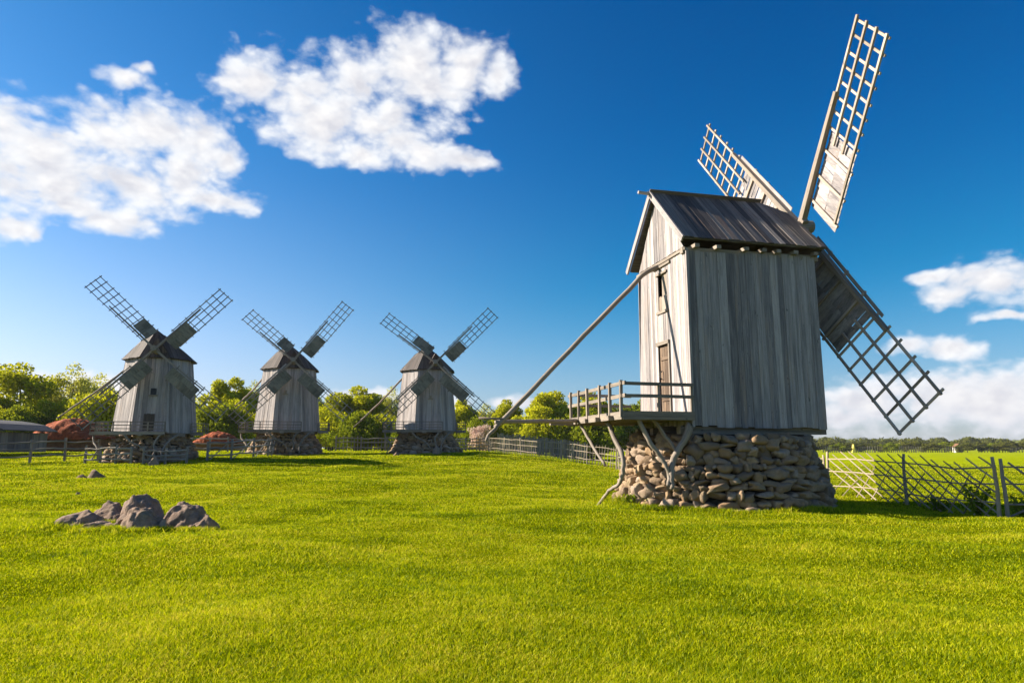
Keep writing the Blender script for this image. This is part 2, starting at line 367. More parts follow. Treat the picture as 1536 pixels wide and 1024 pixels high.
def hull(pts):
    bm = bmesh.new()
    for p in pts: bm.verts.new(p)
    r = bmesh.ops.convex_hull(bm, input=bm.verts)
    bmesh.ops.delete(bm, geom=[g for g in r['geom_interior'] if isinstance(g, bmesh.types.BMVert)], context='VERTS')
    bmesh.ops.dissolve_limit(bm, angle_limit=R(3), verts=bm.verts, edges=bm.edges)
    bmesh.ops.recalc_face_normals(bm, faces=bm.faces)
    return bm
def ico(sub):
    bm = bmesh.new(); bmesh.ops.create_icosphere(bm, subdivisions=sub, radius=1); bm.verts.ensure_lookup_table()
    v = np.array([x.co[:] for x in bm.verts]); f = np.array([[q.index for q in p.verts] for p in bm.faces]); bm.free(); return v, f
ICO2, ICO3, ICO4, ICO5 = ico(2), ico(3), ico(4), ico(5)
def rockverts(base, sx, sy, sz, seed, rough=.25, flat=4., sq=.55):
    v = base.copy(); rs = np.random.RandomState(seed)
    k = (np.abs(v) ** flat).sum(1) ** (1 / flat)                 # towards a box
    v = v / (k ** sq)[:, None]
    for _ in range(10):                                           # chop facets
        n = rs.normal(size=3); n /= np.linalg.norm(n); dd = rs.uniform(.66, 1.0)
        e = v @ n - dd; v = v - np.outer(np.clip(e, 0, None) * .97, n)
    off = rs.uniform(-90, 90, 3)
    nz = np.array([noise.fractal(Vector(p * 1.3 + off), 1., 2., 4) for p in v])
    v = v * (1 + rough * nz)[:, None]
    return v * np.array([sx, sy, sz])
def rotz(v, a):
    c_, s_ = math.cos(a), math.sin(a); return np.stack([v[:, 0] * c_ - v[:, 1] * s_, v[:, 0] * s_ + v[:, 1] * c_, v[:, 2]], 1)

def stone_cone(name, r0, r1, h, course, wid, base, parent, seed, rfun=None, arc=None, m=None):
    """drystone wall round a cone: separate stones in courses over a dark core"""
    rs = np.random.RandomState(seed); V = []; F = []; nv = 0; z = 0.
    bv, bf = base
    while z < h - .03:
        ch = course * rs.uniform(.75, 1.3); 
        if h - z - ch < course * .5: ch = h - z
        k = (z + ch / 2) / h; r = r0 + (r1 - r0) * k
        if rfun: r += rfun(k)
        th = rs.uniform(0, 1); end = th + 2 * math.pi
        while th < end:
            ww = wid * (rs.uniform(.4, .9) if rs.rand() < .45 else rs.uniform(.9, 1.9)) * (1.15 if z < .3 * h else 1.)
            if (end - th) * r < ww: break
            c2 = ch * rs.uniform(.75, 1.45)
            if rs.rand() < .12: c2 *= .6
            v = rockverts(bv, ww * .60, rs.uniform(.22, .34) * (course / .25), c2 * .64, rs.randint(1 << 30), .24, 5., .8)
            tl = rs.uniform(-.4, .4) * (1.2 if ww < wid else .6); c_, s_ = math.cos(tl), math.sin(tl)
            v = np.stack([v[:, 0] * c_ - v[:, 2] * s_, v[:, 1], v[:, 0] * s_ + v[:, 2] * c_], 1)
            v[:, 1] += r + rs.uniform(-.12, .08) * course / .25; v[:, 2] += z + ch / 2 + rs.uniform(-.06, .06) * course / .25
            # face outward: local +y is outward
            a = th + ww / 2 / r; v = rotz(v, a - math.pi / 2)
            V.append(v); F.append(bf + nv); nv += len(v)
            th += ww / r
        z += ch * .93
    o = npmesh(name, np.concatenate(V), np.concatenate(F), m or M['stone'], parent, smooth=True)
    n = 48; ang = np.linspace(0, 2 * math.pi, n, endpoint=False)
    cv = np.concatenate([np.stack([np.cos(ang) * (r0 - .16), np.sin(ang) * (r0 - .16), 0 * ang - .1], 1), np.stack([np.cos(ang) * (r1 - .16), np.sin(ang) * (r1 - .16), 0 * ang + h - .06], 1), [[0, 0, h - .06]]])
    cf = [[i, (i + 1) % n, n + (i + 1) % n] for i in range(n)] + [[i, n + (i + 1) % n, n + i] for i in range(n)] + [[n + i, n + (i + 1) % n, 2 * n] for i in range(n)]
    npmesh('core', cv, np.array(cf), M['gap_core'], o)
    return o

# ---------------------------------------------------------------- sails
def sail(parent, hub, d_, side, n, Rr, wdt, rp, r0=1.0, tw=(18, 7), ncross=7, thin=1., lead=.22, nlong=4, s_off=0., m='sail', twsign=1, pm='wall', leadlen=.62, skew=0.):
    """one sail: lattice mesh with sub-parts stock, panel and leading_board. d_ outward, side = trailing direction"""
    d_ = Vector(d_).normalized(); side = Vector(side); side = (side - d_ * side.dot(d_)).normalized(); n = Vector(n).normalized(); hub = Vector(hub)
    def P(r, s, o=0.):
        a = R(tw[0] + (tw[1] - tw[0]) * r / Rr) * twsign
        return hub + d_ * (r - skew * max(s, 0)) + side * (s * math.cos(a)) + n * (s * math.sin(a) + o)
    L = MB()
    for i in range(nlong):
        s = s_off + wdt * i / (nlong - 1)
        start = rp - .25 if 0 < i < nlong - 1 else (r0 + .25 if i else rp - 1.0)
        K = 5
        for k in range(K):
            a = start + (Rr + .08 - start) * k / K; b = start + (Rr + .08 - start) * (k + 1) / K
            L.beam(P(a, s), P(b + .01, s), .05 * thin, .045 * thin, n, bow=.006)
    for k in range(ncross):
        r = rp + .12 + (Rr - rp - .12) * k / (ncross - 1) + (random.uniform(-.04, .04) if 0 < k < ncross - 1 else 0)
        L.beam(P(r + random.uniform(-.03, .03), s_off - .10, .045 * thin), P(r, s_off + wdt + .10, .045 * thin), .05 * thin, .035 * thin, n, bow=.01)
    for k in range(3):
        r = r0 + (rp - r0) * (k + .3) / 3; L.beam(P(r, -.2, .05), P(r, s_off + wdt + .12, .05), .055 * thin, .04 * thin, n)
    o = L.build('sail', M[m], parent)
    S = MB(); S.beam(P(-.3, 0, -.03), P(Rr * .68, 0, -.03), .14 * thin, .15 * thin, n, .08 * thin, .10 * thin, 4, .01)
    S.build('stock', M['pole'], o)
    B = MB()
    q0, q1 = .10, s_off + wdt - .02
    K = 3; cols_ = [q0, (q0 + q1) / 2 - .05, q1]
    for j in range(2):
        r = r0
        while r < rp - .05:
            h_ = random.uniform(.16, .26) if thin > 1 else .45; r2 = min(r + h_, rp); off = random.uniform(.075, .10)
            a, b = cols_[j], cols_[j + 1] + .03
            B.prism([P(r, a, off), P(r2 - .008 * (thin > 1), a, off + .012), P(r2 - .008 * (thin > 1) + random.uniform(-.02, .02) * (thin > 1), b, off + .012), P(r, b, off)], n, .015, side)
            r = r2
    B.build('panel', M[pm], o)
    if lead:
        B = MB(); B.boards([P(r0 * .6, -lead, -.01), P(r0 * .6, -.09, -.01), P(Rr * leadlen, -.06, -.01), P(Rr * leadlen, -lead * .8, -.01)], n, d_, .13 * 1.0, .02)
        B.build('leading_board', M['wall'], o)
    return o

def branch(mb, pts, r0, r1, n=8, wob=.06, jit=.02, sub=5):
    """bent natural timber through control points"""
    P = [Vector(p) for p in pts]; out = []
    for i in range(len(P) - 1):
        p0, p1, p2, p3 = P[max(i - 1, 0)], P[i], P[i + 1], P[min(i + 2, len(P) - 1)]
        for k in range(sub):
            t_ = k / sub
            out.append(.5 * ((2 * p1) + (p2 - p0) * t_ + (2 * p0 - 5 * p1 + 4 * p2 - p3) * t_ ** 2 + (3 * p1 - p0 - 3 * p2 + p3) * t_ ** 3))
    out.append(P[-1])
    out = [p + Vector([random.uniform(-jit, jit) for _ in range(3)]) for p in out]
    rs = [r0 + (r1 - r0) * i / (len(out) - 1) for i in range(len(out))]
    mb.tube(out, rs, n, wob)

# ---------------------------------------------------------------- large windmill, local axes: x = u (towards the sails), y = v (gable width), origin = near front corner on the ground
random.seed(5)
UA = R(13.1); OX, OY = 4.7487, 18.0
big = empty('windmill', (OX, OY, 0), UA, label='largest windmill, grey planks on a round stone base in the right foreground', cat='windmill', group='post windmills on the meadow')
LU, WV = 4.0, 3.3; ZB, ZT, ZR = 2.17, 7.0, 9.15
bx, by = 6.0 - OX, 20.1 - OY                                     # base centre
cu, cv_ = bx * math.cos(UA) + by * math.sin(UA), -bx * math.sin(UA) + by * math.cos(UA)
bc = stone_cone('stone_base', 2.9, 2.3, 2.0, .19, .27, ICO3, big, 11)
bc.location = (cu, cv_, -.05)
# body walls
b = MB(); W_ = .20
b.beam((.12, WV / 2, (ZB + ZT) / 2 - .02), (LU - .1, WV / 2, (ZB + ZT) / 2 - .02), WV - .5, ZT - ZB - .12)  # added dark block inside, stops light and darkens the openings
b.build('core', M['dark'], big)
tp = .05
def side_y(y0, ny, x0=0, x1=LU):
    return [(x0 - .02, y0, ZB), (x1 + .02, y0, ZB), (x1 - .0, y0 + (-ny) * tp, ZT), (x0 + .03, y0 + (-ny) * tp, ZT)]
b = MB(); b.boards([(0, 0, ZB), (LU, 0, ZB - .04), (LU - .02, tp, ZT - .0), (.02, tp, ZT - .09)], (0, -1, .01), (0, 0, 1), .21, .028, .007, .014, .03)
# a few missing bits and short patches
b.build('wall', M['wall'], big)
b = MB(); b.boards([(LU, WV, ZB), (0, WV, ZB), (.02, WV - tp * 4, ZT), (LU - .02, WV - tp * 4, ZT)], (0, 1, .01), (0, 0, 1), .21, .028)
b.build('wall', M['wall'], big)
b = MB(); b.boards([(LU, 0, ZB), (LU, WV, ZB), (LU, WV - tp, ZT), (LU, tp, ZT)], (1, 0, 0), (0, 0, 1), .2, .028)
b.build('wall', M['wall'], big)
# gable-side wall, with door and hatch openings; holes given in (across, up) from the first point
DY0, DY1, DZ0, DZ1 = 1.16, 1.86, 2.62, 4.55
HY0, HY1, HZ0, HZ1 = 1.18, 1.80, 5.55, 6.62
b = MB()
b.boards([(0, 0, ZB + .03), (0, WV + .02, ZB + .03), (0, WV - .35, ZT - .06), (0, .03, ZT - .06)], (-1, 0, 0), (0, 0, 1), .15, .028, .007, .014, .02,
         holes=[(-DY1, -DY0, DZ0 - ZB - .03, DZ1 - ZB - .03), (-HY1, -HY0, HZ0 - ZB - .03, HZ1 - ZB - .03), (DY0, DY1, DZ0 - ZB - .03, DZ1 - ZB - .03), (HY0, HY1, HZ0 - ZB - .03, HZ1 - ZB - .03)])
b.build('wall', M['wall'], big)
b = MB(); b.boards([(-.04, .02, ZT + .03), (-.04, WV - .3, ZT + .03), (-.04, WV / 2, ZR - .12)], (-1, 0, 0), (0, 0, 1), .13, .028, .006, .012, .01)
b.build('gable', M['wall'], big)
b = MB(); b.beam((-.05, -.04, ZT - .03), (-.05, WV - .1, ZT - .03), .05, .08); b.beam((-.06, .9, ZT - .14), (-.06, 2.0, ZT - .14), .05, .07)
b.build('ledge', M['pole'], big)
# corner posts
b = MB(); b.beam((-.02, -.045, ZB - .02), (-.0, -.02, ZT - .02), .07, .06, (0, 1, 0))
b.build('corner_board', M['wall'], big)
b = MB(); b.boards([(.03, DY0 + .04, DZ0), (.03, DY1 - .04, DZ0), (.03, DY1 - .04, DZ1 - .03), (.03, DY0 + .04, DZ1 - .03)], (-1, 0, 0), (0, 0, 1), .17, .025)
for z in (DZ0 + .35, DZ1 - .4): b.beam((-.01, DY0 + .1, z), (-.01, DY1 - .1, z), .09, .03, (1, 0, 0))
dr = b.build('door', M['door'], big)
b = MB(); b.tube([(-.03, DY1 - .18, 3.55), (-.09, DY1 - .18, 3.6), (-.09, DY1 - .18, 3.75), (-.03, DY1 - .18, 3.8)], .018, 6); b.build('handle', M['iron'], dr)
b = MB(); b.beam((-.06, DY0 - .05, DZ1 + .04), (-.06, DY1 + .06, DZ1 + .04), .07, .1); b.beam((-.05, DY0 - .03, DZ0), (-.05, DY0 - .03, DZ1), .05, .06, (1, 0, 0)); b.build('door_frame', M['pole'], dr)
b = MB(); b.boards([(.02, HY0 + .02, HZ0), (.02, HY1 - .25, HZ0), (.02, HY1 - .25, HZ1), (.02, HY0 + .02, HZ1)], (-1, 0, 0), (0, 0, 1), .16, .025)
b.boards([(-.01, HY0 + .03, HZ0), (-.01, HY1 - .1, HZ0), (-.01, HY1 - .1, HZ0 + .42), (-.01, HY0 + .03, HZ0 + .42)], (-1, 0, 0), (0, 0, 1), .16, .025)
ht = b.build('hatch', M['pole'], big)
b = MB(); b.beam((-.05, HY0 - .05, HZ0 - .05), (-.05, HY1 + .05, HZ0 - .05), .06, .07); b.build('hatch_sill', M['pole'], ht); b = MB(); b.beam((-.05, HY0 - .05, HZ1 + .03), (-.05, HY1 + .05, HZ1 + .03), .05, .06); b.build('hatch_frame', M['pole'], ht)
# beams under the eave and under the body
b = MB()
b.beam((-.1, .1, ZT - .06), (LU + .12, .1, ZT - .04), .16, .16)
for x in (.25, .9, 1.75, 2.3, 2.75, 3.3, 3.95): b.beam((x, -.16, ZT + .045), (x, 1.0, ZT + .06), .14, .10)
b.build('eave_beams', M['pole'], big)
b = MB()
for y in (.25, WV / 2 - .3, WV / 2 + .3, WV - .3): b.beam((-.3, y, ZB - .10), (LU + .1, y, ZB - .10), .22, .2)
for x in (.5, 2, 3.5): b.beam((x, .15, ZB - .24), (x, WV - .1, ZB - .24), .2, .16)
b.beam((cu, cv_, 0), (cu, cv_, ZB), .6, .6)
b.build('floor_beams', M['pole'], big)
# roof
ez = 7.21
E_ = [(-.22, -.24, ez), (4.24, -.24, ez), (4.24, WV + .2, ez), (-.22, WV + .2, ez)]
K_ = [(4.12, 1.25, 8.72), (4.12, 2.0, 8.72)]
A0, A1 = (-.22, WV / 2, ZR), (3.40, WV / 2, ZR)
bm = hull([(x * 1.0 if x > 0 else -.16, y, z) for x, y, z in E_] + K_ + [(-.16, WV / 2, ZR), A1])
# keep only the sloping faces as an underlay; thin roof
core_me = bpy.data.meshes.new('roof'); 
bmesh.ops.delete(bm, geom=[f for f in bm.faces if f.normal.z < -.5 or (f.normal.x < -.9)], context='FACES')
bm.to_mesh(core_me)
faces = [([v.co.copy() for v in f.verts], f.normal.copy()) for f in bm.faces]; bm.free()
rb = MB()
for vs, n in faces:
    rb.prism([v - n * .05 for v in vs], n, .035, n.cross(Vector((0, 0, 1))))
    rb.boards(vs, n, (0, 0, 1), .17, .022, .008, .016, .03)
rf = rb.build('roof', M['roof'], big)
b = MB(); b.beam((-.28, WV / 2 - .05, ZR + .03), (3.45, WV / 2 - .05, ZR + .03), .03, .16, (0, -1, 1)); b.beam((-.28, WV / 2 + .05, ZR + .03), (3.45, WV / 2 + .05, ZR + .03), .03, .16, (0, 1, 1)); b.build('ridge_board', M['roof'], rf)
b = MB()
b.beam((-.25, -.3, ez - .06), (-.25, WV / 2, ZR - .03), .05, .17, (0, -1, 1)); b.beam((-.25, WV + .24, ez - .06), (-.25, WV / 2, ZR - .03), .05, .17, (0, 1, 1))
b.tube([(-.62, WV / 2, ZR + .0), (.1, WV / 2, ZR - .04)], .05, 8)
b.build('bargeboard', M['wall'], rf)
# windshaft and sails
TAU = R(6); nn = Vector((math.cos(TAU), 0, math.sin(TAU))); e2 = Vector((-math.sin(TAU), 0, math.cos(TAU))); vv = Vector((0, 1, 0))
hub = Vector((4.83, 1.58, 8.45))
b = MB(); b.tube([hub - nn * 1.6, hub + nn * .35], [.22, .2], 14); b.build('windshaft', M['pole'], big)
def dirn(a): return vv * math.sin(a) + e2 * math.cos(a)
def big_sail(ang, sgn, Rr, wdt, rp, **k):
    a = R(ang); return sail(big, hub, dirn(a), dirn(a + sgn * math.pi / 2), nn, Rr, wdt, rp, **k)
random.seed(9)
big_sail(-36.6, -1, 5.95, 1.62, 3.0, r0=.75, twsign=1, tw=(-7, -9), skew=.22, ncross=8, thin=1.35)
big_sail(38.6, 1, 6.95, 1.28, 3.9, r0=1.3, twsign=-1, tw=(12, 5), skew=.28, ncross=7, thin=1.35)
big_sail(-144.0, -1, 6.8, 1.62, 3.9, r0=1.2, twsign=-1, ncross=6, thin=1.25)
big_sail(126, 1, 6.8, 1.45, 3.7, r0=1.2, twsign=-1, ncross=7, thin=1.35)
# platform with railing
b = MB(); PZ = 2.55
b.boards([(-1.98, -.06, PZ - .06), (-.03, -.06, PZ - .06), (-.03, 4.05, PZ - .06), (-1.98, 4.05, PZ - .06)], (0, 0, 1), (0, 1, 0), .2, .04)
b.beam((-2.0, -.1, PZ - .12), (0, -.1, PZ - .12), .05, .22); b.beam((-2.02, -.1, PZ - .12), (-2.02, 4.1, PZ - .12), .05, .2)
for y in (.5, 1.5, 2.5, 3.5): b.beam((-2.1 - random.random() * .1, y, PZ - .17), (.4, y, PZ - .17), .11, .12)
b.beam((-2.75, 3.95, PZ - .18), (0, 3.95, PZ - .18), .16, .14)
pf = b.build('platform', M['pole'], big)
b = MB(); ys = [-.06, .72, 1.5, 2.5, 3.3, 4.05]
for y in ys: b.beam((-2.03, y, PZ - .16), (-2.03 + random.uniform(-.02, .02), y, 3.33), .075, .07, (0, 1, 0))
for x in (-1.0, -.06): b.beam((x, -.07, PZ - .22), (x, -.07, 3.27), .06, .06, (0, 1, 0))
for z in (3.25, 2.93): b.beam((-2.0, -.3, z), (-2.0, 4.4, z - .02), .045, .09, seg=3, bow=.015); b.beam((-2.05, -.11, z), (-.0, -.11, z - .01), .04, .085, seg=3, bow=.01); b.beam((-2.05, 4.08, z), (-.0, 4.08, z - .01), .04, .085)
b.build('railing', M['pole'], pf)
# crooked struts
for pts, r0, r1 in (
    ([(-1.75, 1.69, 2.4), (-1.72, 1.1, 1.75), (-1.7, .68, 1.29), (-1.72, .85, .75), (-1.8, 1.5, .45), (-1.85, 2.25, .02)], .085, .05),
    ([(-1.9, 3.6, 2.4), (-1.75, 3.1, 1.8), (-1.6, 2.3, 1.1)], .06, .05),
    ([(-.12, -.02, 2.2), (-.28, -.06, 1.85), (-.62, -.06, 1.35), (-.72, -.12, .95), (-.76, -.2, .6)], .13, .065),
    ([(-1.55, .05, 2.4), (-1.3, 0.0, 1.85), (-.95, -.05, 1.35), (-.8, -.1, 1.0), (-.84, -.16, .65)], .075, .06),
    ([(-1.0, .3, 2.4), (-.72, .15, 1.9), (-.45, .0, 1.5)], .06, .05)):
    b = MB(); branch(b, pts, r0 * .85, r1 * .8, 10, .13, .018); b.build('strut', M['pole'], big, True)
# tail pole, its brace and fork
b = MB(); branch(b, [(.3, WV / 2, 7.05), (-.45, WV / 2, 6.7), (-1.0, WV / 2, 6.15), (-2.4, WV / 2, 4.75), (-4.0, WV / 2, 3.1), (-4.95, WV / 2, 2.15)], .072, .065, 10, .03, .006, 4)
tl = b.build('tail_pole', M['pole'], big, True)
b = MB(); branch(b, [(-4.85, WV / 2, 2.25), (-5.0, 1.6, 2.08), (-5.15, 1.55, 1.95), (-5.24, 1.5, 1.8)], .06, .035, 7, .1, .01); b.tube([(-5.4, 1.7, 2.4), (-4.75, 1.6, 2.38)], .03, 6)
b.build('fork', M['pole'], tl, True)
b = MB(); branch(b, [(-2.0, 3.4, 2.42), (-3.4, 2.5, 2.36), (-4.95, 1.62, 2.3)], .06, .055, 8, .04, .01); b.build('brace', M['pole'], tl, True)

# ---------------------------------------------------------------- small windmills
def small_mill(x, y, s, rz, sails, label, seed, tail, hubp=(.6, -2.3, 6.8), sm='sail', door=True, wx=.15, wz=3.9, ws=.3):
    random.seed(seed); z0 = H(x, y)
    e = empty('windmill', (x, y, z0), rz, label=label, cat='windmill', group='post windmills on the meadow')
    def V(px, py, pz): return Vector((px * s, py * s, pz * s))
    sb = stone_cone('stone_base', 2.62 * s, 1.8 * s, 1.62 * s, .21 * s, .30 * s, ICO2, e, seed); sb.location.z = -.12
    foot = [(-.72, -1.9), (1.17, -1.9), (2.28, -.5), (2.28, 1.1), (1.2, 2.1), (-1, 2.1), (-2.28, 1.1), (-2.28, -.3)]
    zb, zt = 1.62, 6.2; k = .79
    for i in range(8):
        (ax, ay), (bx_, by_) = foot[i], foot[(i + 1) % 8]
        poly = [V(ax, ay, zb), V(bx_, by_, zb), V(bx_ * k, by_ * k, zt), V(ax * k, ay * k, zt)]
        n = (poly[1] - poly[0]).cross(poly[3] - poly[0])
        b = MB(); b.boards(poly, n, (0, 0, 1), .24, .03, .008, .02, .03); b.prism([p - n.normalized() * .03 for p in poly], n, .02, (0, 0, 1)); b.build('wall', M['wall'], e)
    b = MB()
    for yy in (-1.2, 0, 1.2): b.beam(V(-2.1, yy, zb - .1), V(2.1, yy, zb - .1), .25, .2)
    b.beam(V(0, -2.7, zb - .1), V(0, 2.2, zb - .1), .25, .18); b.beam(V(-1.9, -2.2, zb - .1), V(-1.9, 2.2, zb - .1), .2, .18)
    b.build('floor_beams', M['pole'], e)
    # roof
    o_ = 1.14
    ev = [V(px * k * o_, py * k * o_, zt - .03) for px, py in foot]
    up = [V(-.02, -.9, 8.0), V(-1.0, .2, 7.45), V(.98, -.7, 7.2), V(-1.0, -.3, 7.38)]
    bm = hull(ev + up); fl = [([v.co.copy() for v in f.verts], f.normal.copy()) for f in bm.faces if f.normal.z > -.5]; bm.free()
    rb = MB()
    for vs, n in fl:
        rb.prism([v - n * .05 for v in vs], n, .035, (1, 0, 0)); rb.boards(vs, n, (0, 0, 1), .22, .025, .01, .02, .03)
    hx, hy, hz = hubp
    bm = hull([V(hx - .75, hy + .8, hz - .45), V(hx + .75, hy + .8, hz - .45), V(hx, hy + .55, hz + .75), V(hx - .75, hy + 2, hz - .4), V(hx + .75, hy + 2, hz - .4), V(hx * .6, hy + 1.8, hz + .8)])
    hd = [([v.co.copy() for v in f.verts], f.normal.copy()) for f in bm.faces if f.normal.z > -.5]; bm.free()
    rf = rb.build('roof', M['roof2'], e)
    b = MB()
    for vs, n in hd: b.boards(vs, n, (0, 0, 1), .2, .025); b.prism([v - n * .03 for v in vs], n, .02, (1, 0, 0))
    b.build('dormer', M['roof2'], rf)
    hub_ = V(hx, hy, hz); nf = Vector((0, -1, .12)).normalized(); ex = Vector((1, 0, 0)); ez_ = ex.cross(nf) * -1
    if ez_.z < 0: ez_ = -ez_
    b = MB(); b.tube([hub_ - nf * 1.5, hub_ + nf * .25], .18, 10); b.build('windshaft', M['pole'], e)
    for ang, sgn, Rr, rp, r0 in sails:
        a = R(ang); dd = ex * math.sin(a) + ez_ * math.cos(a); a2 = a + sgn * math.pi / 2; sd2 = ex * math.sin(a2) + ez_ * math.cos(a2)
        sail(e, hub_, dd, sd2, nf, Rr * s, 1.0 * s, rp * s, r0 * s, tw=(14, 6), ncross=int((Rr - rp) / .42), thin=.95, s_off=-.12, lead=.2 if random.random() < .5 else 0, twsign=-1, m=sm, pm='darkpanel')
    # openings
    b = MB(); fy = lambda z: -1.9 * (1 - (1 - k) * (z - zb) / (zt - zb)) - .07
    b.prism([V(wx, fy(wz), wz), V(wx + ws, fy(wz), wz), V(wx + ws, fy(wz + ws), wz + ws * 1.3), V(wx, fy(wz + ws), wz + ws * 1.3)], (0, -1, .1), .03, (0, 0, 1)); w_ = b.build('window', M['glass'] if door else M['pole'], e)
    b = MB(); b.beam(V(wx - .1, fy(wz) - .05, wz - .04), V(wx + ws + .1, fy(wz) - .05, wz - .04), .06, .07); b.build('window_sill', M['pole'], w_)
    if door:
        b = MB(); b.boards([V(-.1, fy(1.7), 1.75), V(.5, fy(1.7), 1.75), V(.5, fy(2.9), 2.75), V(-.1, fy(2.9), 2.75)], (0, -1, .1), (0, 0, 1), .15, .03); b.build('door', M['dark'], e)
    # platform: on the left, along the front, on the right
    zz = zb + .02
    for (x0, y0, x1, y1) in ((-3.15, -1.2, -2.2, 1.0), (-2.4, -2.65, 1.3, -1.95), (2.3, -.6, 3.0, .9)):
        b = MB(); r_ = MB()
        b.boards([V(x0, y0, zz), V(x1, y0, zz), V(x1, y1, zz), V(x0, y1, zz)], (0, 0, 1), (0, 1, 0), .2, .05)
        b.beam(V(x0, y0, zz - .06), V(x1, y0, zz - .06), .08, .16)
        b.beam(V(x0, y1, zz - .06), V(x0 if x0 < 0 else x1, y0, zz - .06), .08, .14)
        nx = max(2, int((x1 - x0) / .75) + 1)
        for i in range(nx):
            xx = x0 + (x1 - x0) * i / (nx - 1); r_.beam(V(xx, y0, zz), V(xx, y0, zz + .62), .06, .06, (0, 1, 0))
        for h_ in (.2, .4, .6): r_.beam(V(x0, y0 - .04, zz + h_), V(x1, y0 - .04, zz + h_), .035, .05, bow=.01, seg=3)
        xe = x0 if x0 < 0 else x1
        for i in range(3):
            yy = y0 + (y1 - y0) * i / 2; r_.beam(V(xe, yy, zz), V(xe, yy, zz + .62), .06, .06, (0, 1, 0))
        for h_ in (.3, .6): r_.beam(V(xe, y0, zz + h_), V(xe, y1, zz + h_), .04, .05)
        pf = b.build('platform', M['pole'], e); r_.build('railing', M['pole'], pf)
    for pts in ([(-3.0, -1.0, 1.6), (-2.9, -1.2, 1.1), (-2.5, -1.7, .6), (-2.75, -1.8, .0)], [(-.9, -2.6, 1.55), (-.5, -2.7, 1.1), (.1, -2.75, .8), (.5, -2.75, .3)],
                [(1.1, -2.6, 1.55), (.8, -2.75, 1.0), (.9, -2.85, .5), (.6, -2.95, .0)], [(1.9, -2.0, 1.5), (1.5, -2.5, 1.1), (1.25, -2.8, .5), (1.3, -2.9, 0)]):
        b = MB(); branch(b, [V(*p) for p in pts], .065, .04, 7, .1, .02); b.build('strut', M['pole'], e, True)
    b = MB(); ta = Vector((-1.65, .6, 6.05)); te = Vector(tail); branch(b, [V(*ta), V(*(ta.lerp(te, .5) + Vector((0, 0, -.12)))), V(*te)], .08, .06, 7, .05, .02); b.tube([V(*tail) + Vector((.1, 0, .05)), V(*tail) + Vector((-.5, -.3, -.55))], .05, 6)
    b.build('tail_pole', M['pole'], e, True)
    return e
small_mill(-22.15, 42.5, .99, R(13), [(41.5, 1, 5.2, 2.4, .8), (-47, 1, 5.6, 1.9, .75), (130, 1, 5.7, 3.7, 1.6), (-137, -1, 5.8, 2.6, .9)],
           'grey plank windmill farthest left, beside the large rust-red roof', 21, (-5.4, 1.6, 3.1), hubp=(.3, -2.3, 6.62), sm='backpole')
small_mill(-16.7, 51.0, 1.0, R(11), [(36.5, 1, 5.6, 2.5, .9), (-50, 1, 4.7, 1.7, .7), (131, 1, 5.6, 3.2, 1.2), (-136.5, -1, 5.7, 2.6, .9)],
           'grey plank windmill in the middle of the three distant ones', 22, (-3.6, 2.2, 4.1), hubp=(.5, -2.3, 6.65), door=False, wx=-.1, wz=4.3, ws=.18)
small_mill(-6.55, 52.5, 1.0, R(4), [(43.5, 1, 5.75, 2.4, .9), (-53, 1, 5.1, 2.3, .75), (131.5, 1, 5.7, 3.5, 1.1), (-136, -1, 5.8, 2.7, .9)],
           'grey plank windmill on the right of the three distant ones', 23, (-5.1, 1.2, 2.5), hubp=(.72, -2.3, 6.62), door=False, wx=.3, wz=4.0, ws=.16, sm='backpole')

# ---------------------------------------------------------------- ground
def axis(a, near, k):
    out = [0.]; st = near
    while out[-1] < a: out.append(out[-1] + st); st = near if out[-1] < 26 else st * k
    return np.array(out)
px_ = axis(4200, .3, 1.12); xs = np.concatenate([-px_[:0:-1], px_]); ys_ = np.concatenate([-axis(60, 3, 1.2)[:0:-1], axis(4200, .28, 1.05)])
X, Y = np.meshgrid(xs, ys_); Z = hgt(X, Y); nx, ny = len(xs), len(ys_)
idx = np.arange(nx * ny).reshape(ny, nx)
F = np.stack([idx[:-1, :-1], idx[:-1, 1:], idx[1:, 1:], idx[1:, :-1]], -1).reshape(-1, 4)
tag(npmesh('ground', np.stack([X, Y, Z], -1).reshape(-1, 3), F, M['shaded_soil'], smooth=True), kind='structure')
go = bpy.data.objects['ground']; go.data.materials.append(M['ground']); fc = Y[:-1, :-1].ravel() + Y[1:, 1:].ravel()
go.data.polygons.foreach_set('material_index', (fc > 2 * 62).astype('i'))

# ---------------------------------------------------------------- grass: real blades, wider and sparser with distance
rs = np.random.RandomState(3)
def blades(n, y0, y1, seed):
    rs = np.random.RandomState(seed)
    y = y0 * (y1 / y0) ** rs.rand(n); x = rs.uniform(-.88, .88, n) * y
    top = .042 + .0006 * y
    return x, y, rs.uniform(.38, 1.05, n) * top, (.0022 + .00052 * y) * (.85 + .012 * y)
parts = [blades(1300000, 3.6, 68, 1)]
